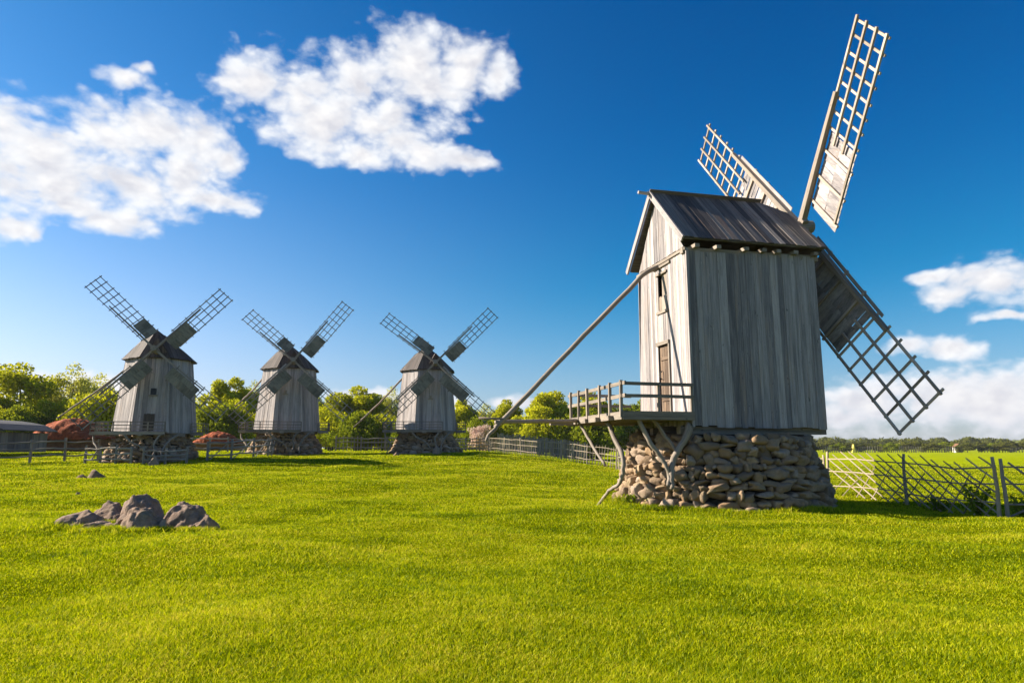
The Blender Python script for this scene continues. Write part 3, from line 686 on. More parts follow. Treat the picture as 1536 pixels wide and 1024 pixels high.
# longer unmown tufts against the stone base and round the boulders
tx, ty, th_, tw_ = [], [], [], []
def tuft_ring(cx, cy, r, dr, n, hh, ang=(0, 2 * math.pi)):
    a = rs.uniform(*ang, n); q = r + rs.exponential(dr, n)
    tx.append(cx + np.cos(a) * q); ty.append(cy + np.sin(a) * q); th_.append(rs.uniform(hh * .5, hh * 1.2, n)); tw_.append(np.full(n, .011))
tuft_ring(6.0, 20.1, 3.0, .14, 9000, .13, (math.pi, 2 * math.pi)); tuft_ring(6.0, 20.1, 3.0, .14, 4000, .16, (-.3, .3))
tuft_ring(3.0, 19.2, .0, .3, 900, .3)
ROCKS = [(-8.3, 13.5, .52, .40, .25, 3, 0), (-7.98, 14.0, .50, .40, .36, 4, .2), (-7.75, 13.25, .44, .25, .12, 5, .1), (-7.40, 13.95, .56, .46, .55, 6, .3),
         (-6.95, 13.2, .44, .34, .36, 7, -.1), (-6.38, 13.75, .50, .42, .46, 8, .25), (-5.95, 13.6, .28, .28, .29, 9, 0), (-6.54, 13.16, .085, .08, .2, 10, .2), (-7.38, 13.3, .2, .15, .16, 12, .4), (-6.05, 13.3, .12, .1, .12, 14, .4)]
for r_ in ROCKS: tuft_ring(r_[0], r_[1] - .05, r_[2] * .75, .10, 800, .11, (math.pi, 2 * math.pi))
parts.append((np.concatenate(tx), np.concatenate(ty), np.concatenate(th_), np.concatenate(tw_)))
x = np.concatenate([p[0] for p in parts]); y = np.concatenate([p[1] for p in parts]); h = np.concatenate([p[2] for p in parts]); wd = np.concatenate([p[3] for p in parts])
h *= .65 + .7 * (.5 + .5 * np.sin(x * 1.7 + np.sin(y * 2.1) * 1.4) * np.sin(y * 1.3 + np.sin(x * 1.1)))
keep = np.hypot(x - 6.0, y - 20.1) > 2.75
x, y, h, wd = x[keep], y[keep], h[keep], wd[keep]; n = len(x)
a = rs.uniform(0, 2 * math.pi, n); lean = rs.uniform(.2, 1.3, n) * h; la = rs.uniform(0, 2 * math.pi, n)
z = hgt(x, y) - .006
cx, sx_ = np.cos(a) * wd / 2, np.sin(a) * wd / 2; lx, ly = np.cos(la) * lean, np.sin(la) * lean
Vb = np.empty((n, 5, 3), 'f')
Vb[:, 0] = np.stack([x - cx, y - sx_, z], 1); Vb[:, 1] = np.stack([x + cx, y + sx_, z], 1)
Vb[:, 2] = np.stack([x + cx * .8 + lx * .35, y + sx_ * .8 + ly * .35, z + h * .58], 1); Vb[:, 3] = np.stack([x - cx * .8 + lx * .35, y - sx_ * .8 + ly * .35, z + h * .58], 1)
Vb[:, 4] = np.stack([x + lx, y + ly, z + h], 1)
base = (np.arange(n) * 5)[:, None]
Ft = np.concatenate([base + np.array([0, 1, 2]), base + np.array([0, 2, 3]), base + np.array([3, 2, 4])], 0)
g = npmesh('grass', Vb.reshape(-1, 3), Ft, M['grass'])
tint = np.ones((n, 5, 4), 'f'); tint[:, :, 0] = rs.rand(n)[:, None]; tint[:, :, 1] = [0, 0, .6, .6, 1]
ca = g.data.color_attributes.new('tint', 'BYTE_COLOR', 'POINT'); ca.data.foreach_set('color', tint.ravel())
tag(g, 'short bright yellow-green grass covering the meadow', 'grass', kind='stuff')

# ---------------------------------------------------------------- boulders
rl = ['low brown boulder at the left end of the rock cluster', 'dark flat-topped boulder between the left end and the tallest rock', 'flat brown slab of rock in front of the cluster, barely above the grass',
      'tallest rounded brown boulder in the middle of the rock cluster', 'grey-brown boulder at the front centre, right of the flat slab', 'large rounded boulder on the right side of the rock cluster',
      'smaller dark boulder at the right end of the rock cluster', 'small pale upright stone wedged between the two right boulders', 'small stone under the left foot of the tallest boulder', 'small grey stone in front of the rightmost boulder']
def boulder(x, y, sx, sy, sz, seed, rz, label, m='rock', name='boulder', base=ICO4, cat='boulder', group='cluster of boulders in the grass'):
    v = rockverts(base[0], sx, sy, sz, seed, .22, 3.); tk = 1 - .38 * np.clip(v[:, 2] / sz, -.2, 1); v = rotz(v * np.stack([tk, tk, tk * 0 + 1.08], 1), rz); of = Vector((seed * 7.1, 3, 1))
    v = v + (v / np.linalg.norm(v, axis=1)[:, None]) * np.array([(noise.ridged_multi_fractal(Vector(p * 3.5) + of, 1., 2.1, 5, 1., 2.) - 1.1) * -.034 for p in v])[:, None] * min(1, sx * 2)
    o = npmesh(name, v, base[1], M[m], smooth=True); o.location = (x, y, H(x, y) + sz * .04)
    return tag(o, label, cat, group)
for i, r_ in enumerate(ROCKS): boulder(*r_, rl[i], base=ICO5, m='stone' if i == 7 else 'rock')
boulder(-18.6, 31.0, .42, .35, .33, 31, 0, 'small dark boulder alone in the grass behind the rock cluster', base=ICO3, group=None)
boulder(-19.1, 30.9, .25, .2, .14, 32, 0, 'low dark stone touching the left side of the lone small boulder', base=ICO3, name='stone', cat='stone', group=None)
boulder(-7.6, 45.5, .22, .18, .2, 33, 0, 'small dark stone in front of the stone base of the windmill nearest the middle', base=ICO3, name='stone', cat='stone', group=None)
boulder(-14.6, 23.5, .09, .08, .08, 34, 0, 'tiny dark stone on the open grass left of the rock cluster', base=ICO3, name='stone', cat='stone', group=None)

# ---------------------------------------------------------------- fences
def path_pts(pts, step):
    out = []; P = [Vector((*p, 0)) for p in pts]; carry = 0
    for a, b in zip(P, P[1:]):
        L = (b - a).length; t_ = carry
        while t_ < L: out.append(a + (b - a) * (t_ / L)); t_ += step
        carry = t_ - L
    return out
def at_s(pts, s):
    P = [Vector((*p, 0)) for p in pts]
    for a, b in zip(P, P[1:]):
        L = (b - a).length
        if s <= L or b is P[-1]: return a + (b - a) * (s / L)
        s -= L
def plen(pts): return sum((Vector(b) - Vector(a)).length for a, b in zip(pts, pts[1:]))
def G(v, dz=0): return Vector((v.x, v.y, H(v.x, v.y) + dz))
def lattice_fence(pts, label, hh=1.4, post_step=3.0, stick=.3, slant=1.6, rails=(.35, .8, 1.2), seed=1, m='lath', r=.022, back=.55, ragged=.08, pm='lath'):
    random.seed(seed); L = plen(pts); o0 = at_s(pts, 0)
    e = empty('lattice_fence', G(o0), label=label, cat='fence'); off = G(o0)
    n = max(1, round(L / post_step))
    for i in range(n + 1):
        p = at_s(pts, L * i / n * .9999); b = MB(); q = G(p) - off
        branch(b, [q + Vector((0, 0, -.15)), q + Vector((random.uniform(-.03, .03), 0, .7)), q + Vector((random.uniform(-.05, .05), 0, hh + .06))], .05, .04, 7, .08, .008, 3); b.build('post', M[pm], e, True)
    for z in rails:
        b = MB(); K = max(2, int(L / 1.2)); P = [G(at_s(pts, L * k / K * .9999), z + random.uniform(-.03, .03)) - off for k in range(K + 1)]; b.tube(P, .02, 6, .1); b.build('rail', M[m], e)
    b = MB(); s = -slant * .3
    while s < L:
        s0 = max(s, 0); s1 = min(s + slant, L); top = hh + random.uniform(-ragged, ragged)
        z1 = top * (1 - (s0 - s) / slant); z0 = top * (s + slant - s1) / slant
        if s1 - s0 > .15:
            a = G(at_s(pts, s1 * .9999), z0 * 1.0 + .03) - off; c_ = G(at_s(pts, s0), z1) - off
            mid = (a + c_) / 2 + Vector([random.uniform(-.04, .04) for _ in range(3)])
            b.tube([a, mid, c_], [r, r * 1.05, r * .8], 6, .1)
        s += stick * random.uniform(.8, 1.2)
    s = 0
    while s < L and back:
        ln = slant * back; s1 = min(s + ln, L); top = hh * random.uniform(.45, .8)
        if s1 - s > .2:
            a = G(at_s(pts, s), .03) - off; c_ = G(at_s(pts, s1 * .9999), top * (s1 - s) / ln) - off
            b.tube([a, (a + c_) / 2 + Vector((random.uniform(-.03, .03), random.uniform(-.03, .03), 0)), c_], [r * .8, r * .8, r * .6], 6, .12)
        s += stick * random.uniform(1.1, 1.6)
    b.build('lattice', M[m], e)
    return e
near_pts = [(10.75, 23.6), (11.55, 19.9), (11.75, 16.9)]
lattice_fence(near_pts, 'pale lattice fence of slanting sticks to the right of the large windmill', seed=3, slant=2.4, r=.021, stick=.46, back=.4)
lattice_fence([(11.85, 16.75), (13.1, 16.4), (14.8, 16.0)], 'dark shaded crosswise lattice fence at the right edge of the meadow', hh=1.35, post_step=2.6, stick=.5, slant=1.5, back=1.0, seed=4, m='backpole', r=.030, ragged=.1, pm='backpole')  # darker grey wood puts the windmill's cast shadow into the colour
lattice_fence([(6.6, 43.), (8.8, 33.), (10.72, 23.75)], 'pale upright-stick lattice fence running behind the stone base of the large windmill', seed=5, slant=.35, stick=.26, r=.02, hh=1.3, back=1.2, post_step=3.2)
lattice_fence([(6.5, 43.2), (2.5, 51.5), (-2., 62.)], 'pale stick fence leading back from the large windmill platform to the far fence corner', seed=6, slant=.2, stick=.34, r=.024, hh=1.3, back=.8, post_step=3.5)
def rail_fence(pts, label, hh, step, zs, seed, m='backpole', pales=None, pale_w=.06, name='rail_fence', braces=False):
    random.seed(seed); L = plen(pts); off = G(at_s(pts, 0)); e = empty(name, off, label=label, cat='fence')
    n = max(1, round(L / step))
    for i in range(n + 1):
        q = G(at_s(pts, L * i / n * .9999)) - off; b = MB(); b.beam(q + Vector((0, 0, -.15)), q + Vector((random.uniform(-.04, .04), 0, hh + random.uniform(-.03, .1))), .11, .10, (0, 1, 0)); b.build('post', M[m], e)
    for z in zs:
        b = MB()
        for i in range(n):
            b.tube([G(at_s(pts, L * (i + k / 3) / n * .9999), z + random.uniform(-.04, .04)) - off + Vector((0, -.07, 0)) for k in range(4)], .045, 6, .1)
        b.build('rail', M[m], e)
    if braces:
        b = MB()
        for i in range(n):
            b.tube([G(at_s(pts, L * (i + .1) / n), .05) - off, G(at_s(pts, L * (i + .85) / n), hh * .9) - off], .035, 6, .1)
        b.build('brace', M[m], e)
    if pales:
        b = MB(); s = 0
        while s < L:
            q = G(at_s(pts, s)) - off; b.beam(q, q + Vector((random.uniform(-.04, .04), 0, hh * random.uniform(.9, 1.06))), pale_w, .025, (0, 1, 0)); s += pales * random.uniform(.85, 1.2)
        b.build('pales', M[m], e)
    return e
rail_fence([(-34., 37.), (-29.5, 39.5), (-24.8, 41.5)], 'grey post and rail fence running left from the leftmost windmill', 1.3, 1.7, (.35, .75, 1.15), 1)
rail_fence([(-24.6, 39.9), (-21.6, 39.3)], 'low grey rail barrier against the stone base of the leftmost windmill, left piece', .95, 1.1, (.25, .55, .85), 2)
rail_fence([(-20.9, 39.3), (-18.6, 39.6)], 'low grey rail barrier against the stone base of the leftmost windmill, right piece', .95, 1.2, (.25, .5, .75), 3)
rail_fence([(-18.3, 41.6), (-20.2 + 4.2, 45.), (-17.9, 55.)], 'grey rail fence with low cross braces between the leftmost and the middle distant windmill', 1.15, 1.6, (.3, .7, 1.05), 4, braces=True)
rail_fence([(-28., 57.), (-19.5, 58.5)], 'low grey rail fence in front of the small rust-red roof', 1.2, 1.5, (.3, .7, 1.1), 5)
rail_fence([(-14.8, 58.), (-8.9, 60.)], 'brown grey stick fence between the middle and the right distant windmill', 1.25, 2.0, (.35, .8, 1.15), 6, pales=.28)
rail_fence([(-8.2, 60.2), (-2.1, 62.2)], 'brown grey stick fence right of the windmill nearest the middle', 1.25, 2.0, (.3, .6, .9, 1.15), 7, pales=.3)
rail_fence([(-1.5, 74.), (3.2, 74.5), (8.0, 75.)], 'tall grey paling fence behind the pale stick fence, in front of the trees', 1.95, 2.2, (.4, 1.6), 8, m='greyfence', pales=.17, pale_w=.15, name='paling_fence')
rail_fence([(-56., 73.5), (-47., 74.)], 'low grey rail fence behind the plank shed', 1.2, 2.2, (.4, 1.0), 9)
rail_fence([(118., 262.), (170., 265.)], 'distant pale picket fence along the far edge of the field', 2.4, 6., (.8, 1.9), 10, m='lath', pales=.9, pale_w=.35, name='picket_fence')
rail_fence([(178., 262.), (206., 262.)], 'distant pale picket fence at the far right edge of the field', 2.0, 6., (.6, 1.5), 11, m='lath', pales=1.1, pale_w=.35, name='picket_fence')

# ---------------------------------------------------------------- buildings behind
def gz(x, y): return H(x, y) - .1
def shed():
    x, y = -37.8, 48.; e = empty('shed', (x, y, gz(x, y) + .3), label='low grey plank shed with a rounded grey roof at the left edge', cat='shed')
    random.seed(40)
    for poly, n in (([(-4, -2, 0), (3.4, -2, 0), (3.4, -2, 1.35), (-4, -2, 1.35)], (0, -1, 0)), ([(3.4, -2, 0), (3.4, 3, 0), (3.4, 3, 1.35), (3.4, -2, 1.35)], (1, 0, 0)), ([(-4, 3, 0), (-4, -2, 0), (-4, -2, 1.35), (-4, 3, 1.35)], (-1, 0, 0)), ([(3.4, 3, 0), (-4, 3, 0), (-4, 3, 1.35), (3.4, 3, 1.35)], (0, 1, 0))):
        b = MB(); b.boards(poly, n, (0, 0, 1), .22, .03); b.build('wall', M['greyfence'], e)
    b = MB(); K = 9; V = []
    for i in range(K + 1):
        a = i / K; V.append((-4.2 + 8.2 * a, 1.45 + .8 * math.sin(min(1, max(0, a * 1.0 + .0)) * math.pi) ** .6))
    for (x0, z0), (x1, z1) in zip(V, V[1:]):
        b.prism([(x0, -2.3, z0), (x1, -2.3, z1), (x1, 3.2, z1), (x0, 3.2, z0)], (z0 - z1, 0, x1 - x0), .06, (0, 1, 0))
        b.prism([(x0, -2.15, 1.4), (x1, -2.15, 1.4), (x1, -2.15, z1), (x0, -2.15, z0)], (0, -1, 0), .05, (0, 0, 1))
    b.build('roof', M['shedroof'], e)
shed()
def red_house(x, y, w_, d_, hw, hr, label, seed):
    e = empty('hut', (x, y, gz(x, y)), label=label, cat='hut'); random.seed(seed)
    K = 46
    prof = [(-w_ + 2 * w_ * i / K, hw + (hr - hw) * math.sin(math.pi * (.02 + .96 * i / K)) ** 1.15 + random.uniform(-.04, .04)) for i in range(K + 1)]
    b = MB(); N = 26; vs, fs, gs = [], [], []
    for j in range(N + 1):
        yy = -d_ + 2 * d_ * j / N; kk = math.sqrt(max(0, 1 - (abs(yy) / d_) ** 2.2)) 
        for px, pz in prof:
            vs.append((px * (.80 + .2 * kk), yy * 1.1, hw - .1 + (pz - hw) * kk + .16 * noise.fractal(Vector((px * 1.6, yy * 1.6, seed)), 1., 2., 4) + random.uniform(-.035, .035))); gs.append((px, yy, pz))
    for j in range(N):
        for i in range(K): a = j * (K + 1) + i; fs.append((a, a + 1, a + K + 2, a + K + 1))
    b.add(vs, fs, gs)
    b.build('roof', M['redroof'], e, True)
    wb = MB()
    for poly, n in (([(-w_ * .85, -d_ * .8, 0), (w_ * .85, -d_ * .8, 0), (w_ * .85, -d_ * .8, hw), (-w_ * .85, -d_ * .8, hw)], (0, -1, 0)), ([(w_ * .85, -d_ * .8, 0), (w_ * .85, d_ * .8, 0), (w_ * .85, d_ * .8, hw), (w_ * .85, -d_ * .8, hw)], (1, 0, 0)),
                    ([(-w_ * .85, d_ * .8, 0), (-w_ * .85, -d_ * .8, 0), (-w_ * .85, -d_ * .8, hw), (-w_ * .85, d_ * .8, hw)], (-1, 0, 0)), ([(w_ * .85, d_ * .8, 0), (-w_ * .85, d_ * .8, 0), (-w_ * .85, d_ * .8, hw), (w_ * .85, d_ * .8, hw)], (0, 1, 0))):
        wb.boards(poly, n, (0, 0, 1), .3, .04, .01)
    wb.build('wall', M['redwall'], e)
red_house(-37.2, 58.5, 3.3, 2.4, 1.2, 2.95, 'large rounded rust-red roof on a low brown hut beside the leftmost windmill', 50)
red_house(-30.2, 71., 2.3, 2.0, 1.0, 2.2, 'small rust-red mounded roof between the two left distant windmills', 51)
red_house(-58.5, 104., 4, 3, 2, 4, 'rust-red roof half hidden by the shed at the far left edge', 52) if False else None
def tiny_house():
    e = empty('cottage', (171.5, 266., 0), label='tiny pale cottage at the right end of the distant picket fence', cat='cottage')
    b = MB(); b.beam((-1.3, 0, 1.), (1.3, 0, 1.), 2, 2.); b.build('wall', M['white'], e)
    b = MB(); b.prism([(-1.5, -1.2, 2.), (1.5, -1.2, 2.), (0, -1.2, 3.4)], (0, 1, 0), 2.4, (1, 0, 0)); b.build('roof', M['redwall'], e)
    e = empty('tent', (127.5, 258., 0), label='tiny yellow pointed tent beside the distant picket fence', cat='tent')
    b = MB(); b.prism([(-.7, -.5, 0), (.7, -.5, 0), (.1, -.5, 3.), (-.1, -.5, 3.)], (0, 1, 0), 1., (1, 0, 0)); b.build('canopy', M['yellow'], e)
tiny_house()

# ---------------------------------------------------------------- trees
def tree_proto(name, seed, hgt_, rad, nleaf, lsize, trunk_h, leaf, open_=1.0, nb=9, sub=3, shape=1.0, low=False):
    """trunk with limbs, crown of leaf-sized faces gathered in clumps round the limb ends"""
    random.seed(seed); rs = np.random.RandomState(seed)
    e = bpy.data.objects.new(name, None); col.objects.link(e)
    tb = MB(); clumps = []
    nt = 1 if not low else 3
    for q in range(nt):
        bx_, by_ = (0, 0) if nt == 1 else (random.uniform(-.5, .5) * rad, random.uniform(-.4, .4) * rad)
        top = hgt_ * (.8 if nt == 1 else .6)
        branch(tb, [(bx_, by_, -.3), (bx_ + random.uniform(-.1, .1), by_, trunk_h), (bx_ + random.uniform(-.4, .4), by_ + random.uniform(-.3, .3), top * .7), (bx_, by_, top)], .02 * hgt_ + .03, .03, 8, .06, .03)
        for i in range(nb):
            k = i / nb; z = trunk_h * .8 + (hgt_ * .72 - trunk_h * .8) * k; a = i * 2.4 + random.uniform(-.4, .4)
            ln = rad * (1 - .55 * k ** 1.5) * random.uniform(.65, 1.05) * (1 if nt == 1 else .7)
            ex_, ey_, ez_ = bx_ + math.cos(a) * ln, by_ + math.sin(a) * ln, z + ln * random.uniform(.35, .85)
            ez_ = min(ez_, hgt_ * .95)
            branch(tb, [(bx_, by_, z), (bx_ + math.cos(a) * ln * .5, by_ + math.sin(a) * ln * .5, z + (ez_ - z) * .35), (ex_, ey_, ez_)], .05 * (1.3 - k) * hgt_ / 10, .015, 6, .05, .04, 3)
            for j in range(sub):
                t_ = random.uniform(.45, 1.0); r_ = rad * random.uniform(.18, .36)
                clumps.append((bx_ + (ex_ - bx_) * t_ + random.uniform(-.12, .12) * rad, by_ + (ey_ - by_) * t_ + random.uniform(-.12, .12) * rad, z + (ez_ - z) * t_ + random.uniform(-.03, .06) * hgt_, r_, r_ * .75))
        clumps.append((bx_, by_, min(top + .1 * hgt_, hgt_ * .93), rad * .25, hgt_ * .08))
    if low:
        for i in range(10):
            a = random.uniform(0, 6.28); q = random.uniform(.3, .8) * rad; clumps.append((math.cos(a) * q, math.sin(a) * q, random.uniform(.08, .4) * hgt_, rad * .3, hgt_ * .14))
    C_ = np.array(clumps); wgt = C_[:, 3] ** 2; wgt /= wgt.sum()
    ci = rs.choice(len(C_), nleaf, p=wgt); dv = rs.normal(size=(nleaf, 3)); dv /= np.linalg.norm(dv, axis=1)[:, None]
    rr = rs.uniform(.35, 1.08, nleaf) ** .6 * open_
    P = C_[ci, :3] + dv * np.stack([C_[ci, 3] * rr, C_[ci, 3] * rr, C_[ci, 4] * rr], 1)
    P[:, 2] = np.maximum(P[:, 2], .05 if low else trunk_h * .5)
    nrm = dv * .8 + rs.normal(size=(nleaf, 3)) * .6; nrm /= np.linalg.norm(nrm, axis=1)[:, None]
    t1 = np.cross(nrm, rs.normal(size=(nleaf, 3))); t1 /= np.linalg.norm(t1, axis=1)[:, None]; t2 = np.cross(nrm, t1)
    s_ = (lsize * rs.uniform(.6, 1.3, nleaf))[:, None]
    V = np.stack([P - t1 * s_ * .5, P - t2 * s_ * .32 + t1 * s_ * .05, P + t1 * s_ * .5, P + t2 * s_ * .32 + t1 * s_ * .05], 1).reshape(-1, 3)
    F = np.arange(nleaf * 4).reshape(-1, 4)
    npmesh('crown', V, F, M[leaf], e)
    tb.build('trunk', M['bark'], e, True)
    e['size'] = (rad, hgt_)
    return e
def copy_tree(o, name, loc, sx, sy, sz, rz):
    c = o.copy(); col.objects.link(c); c.name = name; c.location = loc; c.scale = (sx, sy, sz); c.rotation_euler = (0, 0, rz)
    for ch in o.children:
        d2 = ch.copy(); col.objects.link(d2); d2.parent = c
    return c
PR = {
 'round': tree_proto('tree', 1, 10, 4.6, 26000, .36, 1.6, 'leaf', nb=12, sub=4),
 'open': tree_proto('tree', 2, 10, 4.4, 9500, .32, 2.6, 'leaf', open_=1.1, nb=11, sub=3),
 'airy': tree_proto('tree', 3, 10, 3.4, 8500, .26, 2.8, 'leaf2', open_=1.25, nb=12, sub=3),
 'bush': tree_proto('bush', 4, 5, 4.0, 18000, .30, .5, 'leaf', nb=6, sub=4, low=True),
 'dark': tree_proto('bush', 5, 5, 4.0, 16000, .30, .5, 'leafd', nb=6, sub=4, low=True),
 'round2': tree_proto('tree', 6, 10, 4.6, 26000, .36, 1.4, 'leaf', nb=13, sub=4),
 'darkt': tree_proto('tree', 7, 10, 4.2, 20000, .34, 1.6, 'leafd', nb=12, sub=4),
 'blossom': tree_proto('bush', 8, 3, 1.7, 5000, .16, .5, 'blossom', nb=6, sub=4, low=True),
 'fara': tree_proto('tree', 12, 8, 4.4, 2600, .62, .6, 'far', nb=9, sub=3),
 'farb': tree_proto('tree', 13, 8, 4.6, 2600, .62, .6, 'far', nb=8, sub=4),
 'fard': tree_proto('tree', 14, 8, 4.6, 2400, .66, .6, 'leafd', nb=8, sub=4),
}
used = set()
# px centre, half width px, top px, distance, kind, label   (turned into real places and sizes on the ground)
def f_(px, hw, top, Y): return ((px - 768) / 1012 * Y, Y, hw / 1012 * Y, (672 - top) / 1024 * Y + 1.6)
TREES = [
 (34, 62, 556, 84, 'open', 'tall open tree with several visible trunks at the far left, behind the shed'),
 (-22, 40, 585, 80, 'round', 'yellow-green tree cut by the left edge of the view'),
 (84, 30, 580, 92, 'darkt', 'dark green tree between the tall open tree and the light airy tree at left'),
 (117, 38, 558, 88, 'airy', 'light airy tree with a thin straight trunk above the large rust-red roof'),
 (156, 34, 572, 92, 'airy', 'light green airy tree just left of the leftmost windmill'),
 (15, 30, 618, 76, 'bush', 'yellow-green bush behind the left shed, lower left of the tall open tree'),
 (60, 34, 622, 78, 'dark', 'dark bush at the foot of the tall open tree'),
 (95, 30, 610, 82, 'bush', 'green bush behind the large rust-red roof, left side'),
 (150, 40, 596, 80, 'bush', 'green bush behind the large rust-red roof, right side'),
 (187, 24, 610, 86, 'bush', 'green bush partly hidden by the leftmost windmill'),
 (292, 26, 600, 84, 'bush', 'yellow-green bush just right of the leftmost windmill'),
 (322, 34, 618, 80, 'dark', 'dark green bush behind the small rust-red roof'),
 (358, 34, 576, 92, 'round', 'rounded yellow-green tree between the two left distant windmills'),
 (386, 22, 582, 98, 'airy', 'pale airy tree touching the left side of the middle distant windmill'),
 (352, 32, 612, 84, 'bush', 'bright bush below the rounded tree between the two left distant windmills'),
 (482, 15, 602, 112, 'darkt', 'dark green narrow tree just right of the middle distant windmill'),
 (540, 42, 588, 96, 'round2', 'broad yellow-green tree between the middle and right distant windmills'),
 (503, 30, 620, 88, 'bush', 'yellow-green bush at the left foot of the broad tree'),
 (528, 28, 628, 82, 'dark', 'dark bush under the broad tree between the distant windmills'),
 (590, 26, 590, 104, 'airy', 'pale airy tree behind the lower left sail of the right distant windmill'),
 (568, 30, 626, 84, 'bush', 'rounded bright bush right of the dark bush under the broad tree'),
 (606, 26, 640, 82, 'dark', 'low dark bush at the left of the right distant windmill'),
 (694, 24, 605, 104, 'round', 'yellow-green tree just right of the windmill nearest the middle'),
 (729, 24, 613, 108, 'airy', 'pale tree right of that, above the pink blossoming bush'),
 (760, 26, 606, 100, 'round2', 'green tree behind the end of the long tail pole'),
 (712, 30, 634, 92, 'dark', 'dark hedge bush left of the pink blossoming bush'),
 (790, 34, 632, 90, 'dark', 'dark bush under the long horizontal brace pole'),
 (832, 42, 596, 94, 'round', 'broad bright tree left of the large windmill platform'),
 (880, 40, 596, 100, 'round2', 'bright rounded tree behind the railing of the large windmill platform'),
 (862, 40, 628, 88, 'dark', 'dark bush below the broad bright tree left of the platform'),
 (925, 40, 612, 104, 'darkt', 'dark tree seen under the platform of the large windmill'),
 (815, 30, 630, 88, 'bush', 'bright rounded bush at the left foot of the broad bright tree'),
 (964, 34, 606, 110, 'darkt', 'dark tree almost hidden behind the large windmill'),
 (722, 15, 637, 84, 'blossom', 'rounded bush with pale pink blossom left of the fork of the tail pole'),
]
for i, (px, hw, top, Yd, kd, lb) in enumerate(TREES):
    x, y, r_, ht_ = f_(px, hw, top, Yd); src = PR[kd]; pr, ph = {'blossom': (1.7, 3), 'bush': (3.9, 4.6), 'dark': (3.9, 4.6)}.get(kd, (4.6 if kd != 'airy' else 3.6, 10))
    z = H(x, y) - .1; hh_ = ht_ - z; nm = 'tree' if kd in ('round', 'round2', 'open', 'airy', 'darkt') else 'bush'
    if kd in used: o = copy_tree(src, nm, (x, y, z), 1, 1, 1, 0)
    else: o = src; used.add(kd); o.location = (x, y, z)
    o.scale = (r_ / pr * (1.15 if kd in ('open', 'airy') else 1.35),) * 2 + (hh_ / ph * 1.12,); o.rotation_euler = (0, 0, i * 1.7 + .4)
    tag(o, lb, 'tree' if nm == 'tree' else 'bush', 'trees behind the fences' if nm == 'tree' else 'bushes behind the fences')
random.seed(77)
pos = []
pxx = 1196
while pxx < 1570:
    pos.append((pxx + random.uniform(-3, 3), random.uniform(13, 19), random.uniform(660, 664), 268 + random.uniform(-8, 8))); pxx += random.uniform(15, 22)
for i, (px, hw, top, Yd) in enumerate(pos):
    x, y, r_, ht_ = f_(px, hw, top, Yd); kd = ('fara', 'farb', 'fara', 'fard')[i % 4]; src = PR[kd]
    if kd in used: o = copy_tree(src, 'tree', (x, y, -.2), 1, 1, 1, 0)
    else: o = src; used.add(kd); o.location = (x, y, -.2)
    o.scale = (r_ / 4.5 * 1.1, r_ / 4.5 * 1.1, ht_ / 8); o.rotation_euler = (0, 0, i * 2.1)
    tag(o, 'small rounded distant tree in the row along the far edge of the right field', 'tree', 'row of distant trees beyond the right field')
# far-off wood: one mass of foliage
def wood_mass(name, y0, y1, x0, x1, h0, h1, n, ls, m, label, seed):
    rs = np.random.RandomState(seed); nt = int((x1 - x0) / 5); cx_ = rs.uniform(x0, x1, nt * 2); cy_ = rs.uniform(y0, y1, nt * 2); ch = rs.uniform(h0, h1, nt * 2); cr = rs.uniform(3, 6.5, nt * 2)
    ci = rs.randint(0, nt * 2, n); dv = rs.normal(size=(n, 3)); dv /= np.linalg.norm(dv, axis=1)[:, None]; dv[:, 2] = np.abs(dv[:, 2]) * .9 - .25
    P = np.stack([cx_[ci] + dv[:, 0] * cr[ci], cy_[ci] + dv[:, 1] * cr[ci], ch[ci] * (.62 + .38 * dv[:, 2] * rs.uniform(.7, 1.05, n))], 1)
    P[:, 2] *= rs.uniform(.02, 1, n) ** .35
    nrm = dv + rs.normal(size=(n, 3)) * .5; nrm /= np.linalg.norm(nrm, axis=1)[:, None]; t1 = np.cross(nrm, rs.normal(size=(n, 3))); t1 /= np.linalg.norm(t1, axis=1)[:, None]; t2 = np.cross(nrm, t1); s_ = (ls * rs.uniform(.6, 1.3, n))[:, None]
    V = np.stack([P - t1 * s_ * .5, P - t2 * s_ * .35, P + t1 * s_ * .5, P + t2 * s_ * .35], 1).reshape(-1, 3)
    tag(npmesh(name, V, np.arange(n * 4).reshape(-1, 4), M[m]), label, 'wood', kind='stuff')
wood_mass('far_wood', 400, 450, 130, 380, 7., 10.5, 60000, 1.2, 'far', 'dark green belt of far woodland behind the distant tree row', 5)
wood_mass('far_wood', 1000, 1100, 380, 900, 13, 19, 60000, 2.6, 'leafd', 'bluish far-off woodland on the horizon at right', 6)
wood_mass('far_wood', 130, 150, -130, 30, 5.5, 8.5, 90000, .7, 'leaf', 'green low woodland behind the trees on the left half', 7)

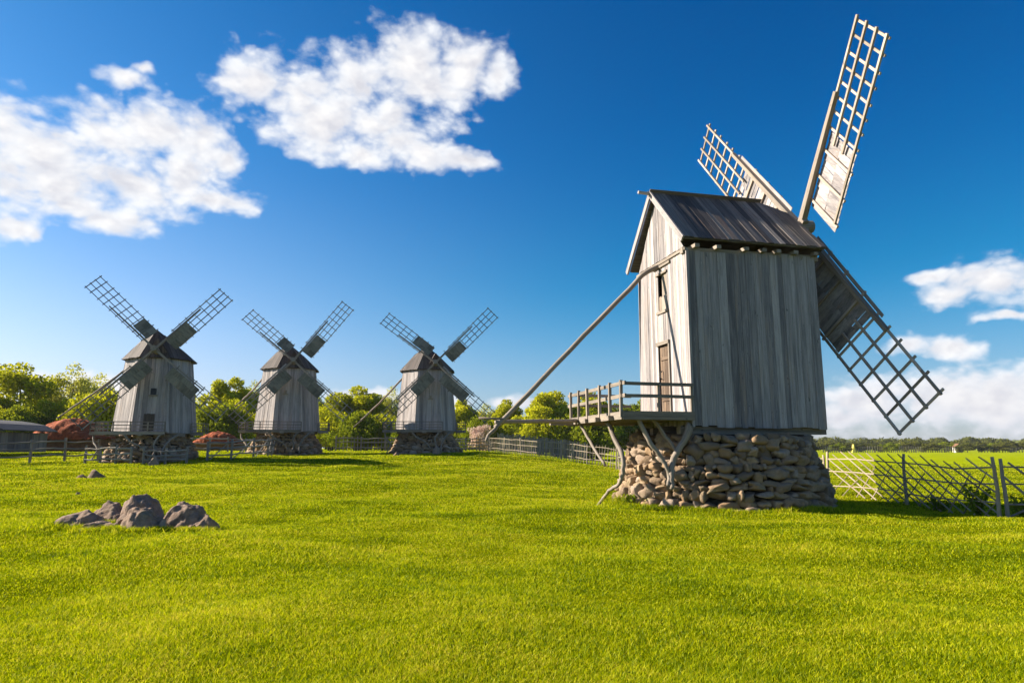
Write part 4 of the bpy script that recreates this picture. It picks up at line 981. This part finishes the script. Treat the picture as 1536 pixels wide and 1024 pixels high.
# climbing weeds at the near fence post
def weed(x, y, r_, h_, n, label, seed, m='leafc', ls=.055):
    random.seed(seed); rs = np.random.RandomState(seed); e = empty('weed', (x, y, H(x, y)), label=label, cat='weed', group='weeds along the lattice fence')
    b = MB(); tips = []
    for i in range(16):
        a = random.uniform(0, 6.28); q = random.uniform(.2, 1) * r_; hh_ = h_ * random.uniform(.5, 1)
        P = [Vector((math.cos(a) * q * k ** .8, math.sin(a) * q * k ** .8, hh_ * k)) for k in (0, .3, .6, 1)]; b.tube(P, [.008, .007, .006, .004], 5); tips.append(P)
    b.build('stem', M['leafc'], e)
    ti = rs.randint(0, 16, n); kk = rs.uniform(.1, 1, n); P = np.array([[p[:] for p in q] for q in tips]); k3 = kk * 3; i0 = np.minimum(k3.astype(int), 2); fr = (k3 - i0)[:, None]
    C_ = P[ti, i0] * (1 - fr) + P[ti, i0 + 1] * fr + rs.normal(0, .05, (n, 3))
    t1 = rs.normal(size=(n, 3)); t1 /= np.linalg.norm(t1, axis=1)[:, None]; t2 = np.cross(t1, rs.normal(size=(n, 3))); t2 /= np.linalg.norm(t2, axis=1)[:, None]; s_ = (ls * rs.uniform(.6, 1.5, n))[:, None]
    V = np.stack([C_ - t1 * s_, C_ + t2 * s_ * .6, C_ + t1 * s_, C_ - t2 * s_ * .6], 1).reshape(-1, 3)
    V[:, 2] = np.maximum(V[:, 2], .01)
    npmesh('foliage', V, np.arange(n * 4).reshape(-1, 4), M[m], e)
weed(11.75, 17.7, .3, .8, 260, 'leafy weed climbing the lattice fence just left of the nearest fence post', 1)
weed(12.55, 16.9, .5, .5, 700, 'leafy weed at the foot of the dark fence right of the nearest post', 2)
weed(13.6, 16.6, .6, .6, 900, 'leafy weed at the right edge of the view below the dark fence', 3)
weed(11.72, 19.2, .3, .35, 220, 'small weed low on the lattice fence between its posts', 4)
weed(3.25, 18.9, .25, .3, 300, 'small weed beside the left foot of the large stone base', 5)

boulder(-20.1, 38.85, .32, .2, .42, 35, 0, 'pale whitish stone leaning at the foot of the leftmost windmill', m='stone', base=ICO3, name='stone', cat='stone', group=None)
boulder(-5.35, 49.1, .3, .2, .5, 36, 0, 'pale whitish stone leaning at the foot of the right distant windmill', m='stone', base=ICO3, name='stone', cat='stone', group=None)

# ---------------------------------------------------------------- air
hm = bpy.data.materials.new('haze_air'); hm.use_nodes = True; t = NT(hm.node_tree)
pv = t.n('ShaderNodeVolumePrincipled', {'Color': (.80, .86, 1., 1), 'Density': .0001, 'Anisotropy': .0})
om = t.n('ShaderNodeOutputMaterial'); t.t.links.new(pv.outputs[0], om.inputs['Volume'])
b = MB(); b.beam((-4400, 2000, 11.5), (4400, 2000, 11.5), 4800, 27)
tag(b.build('haze', hm), kind='stuff')
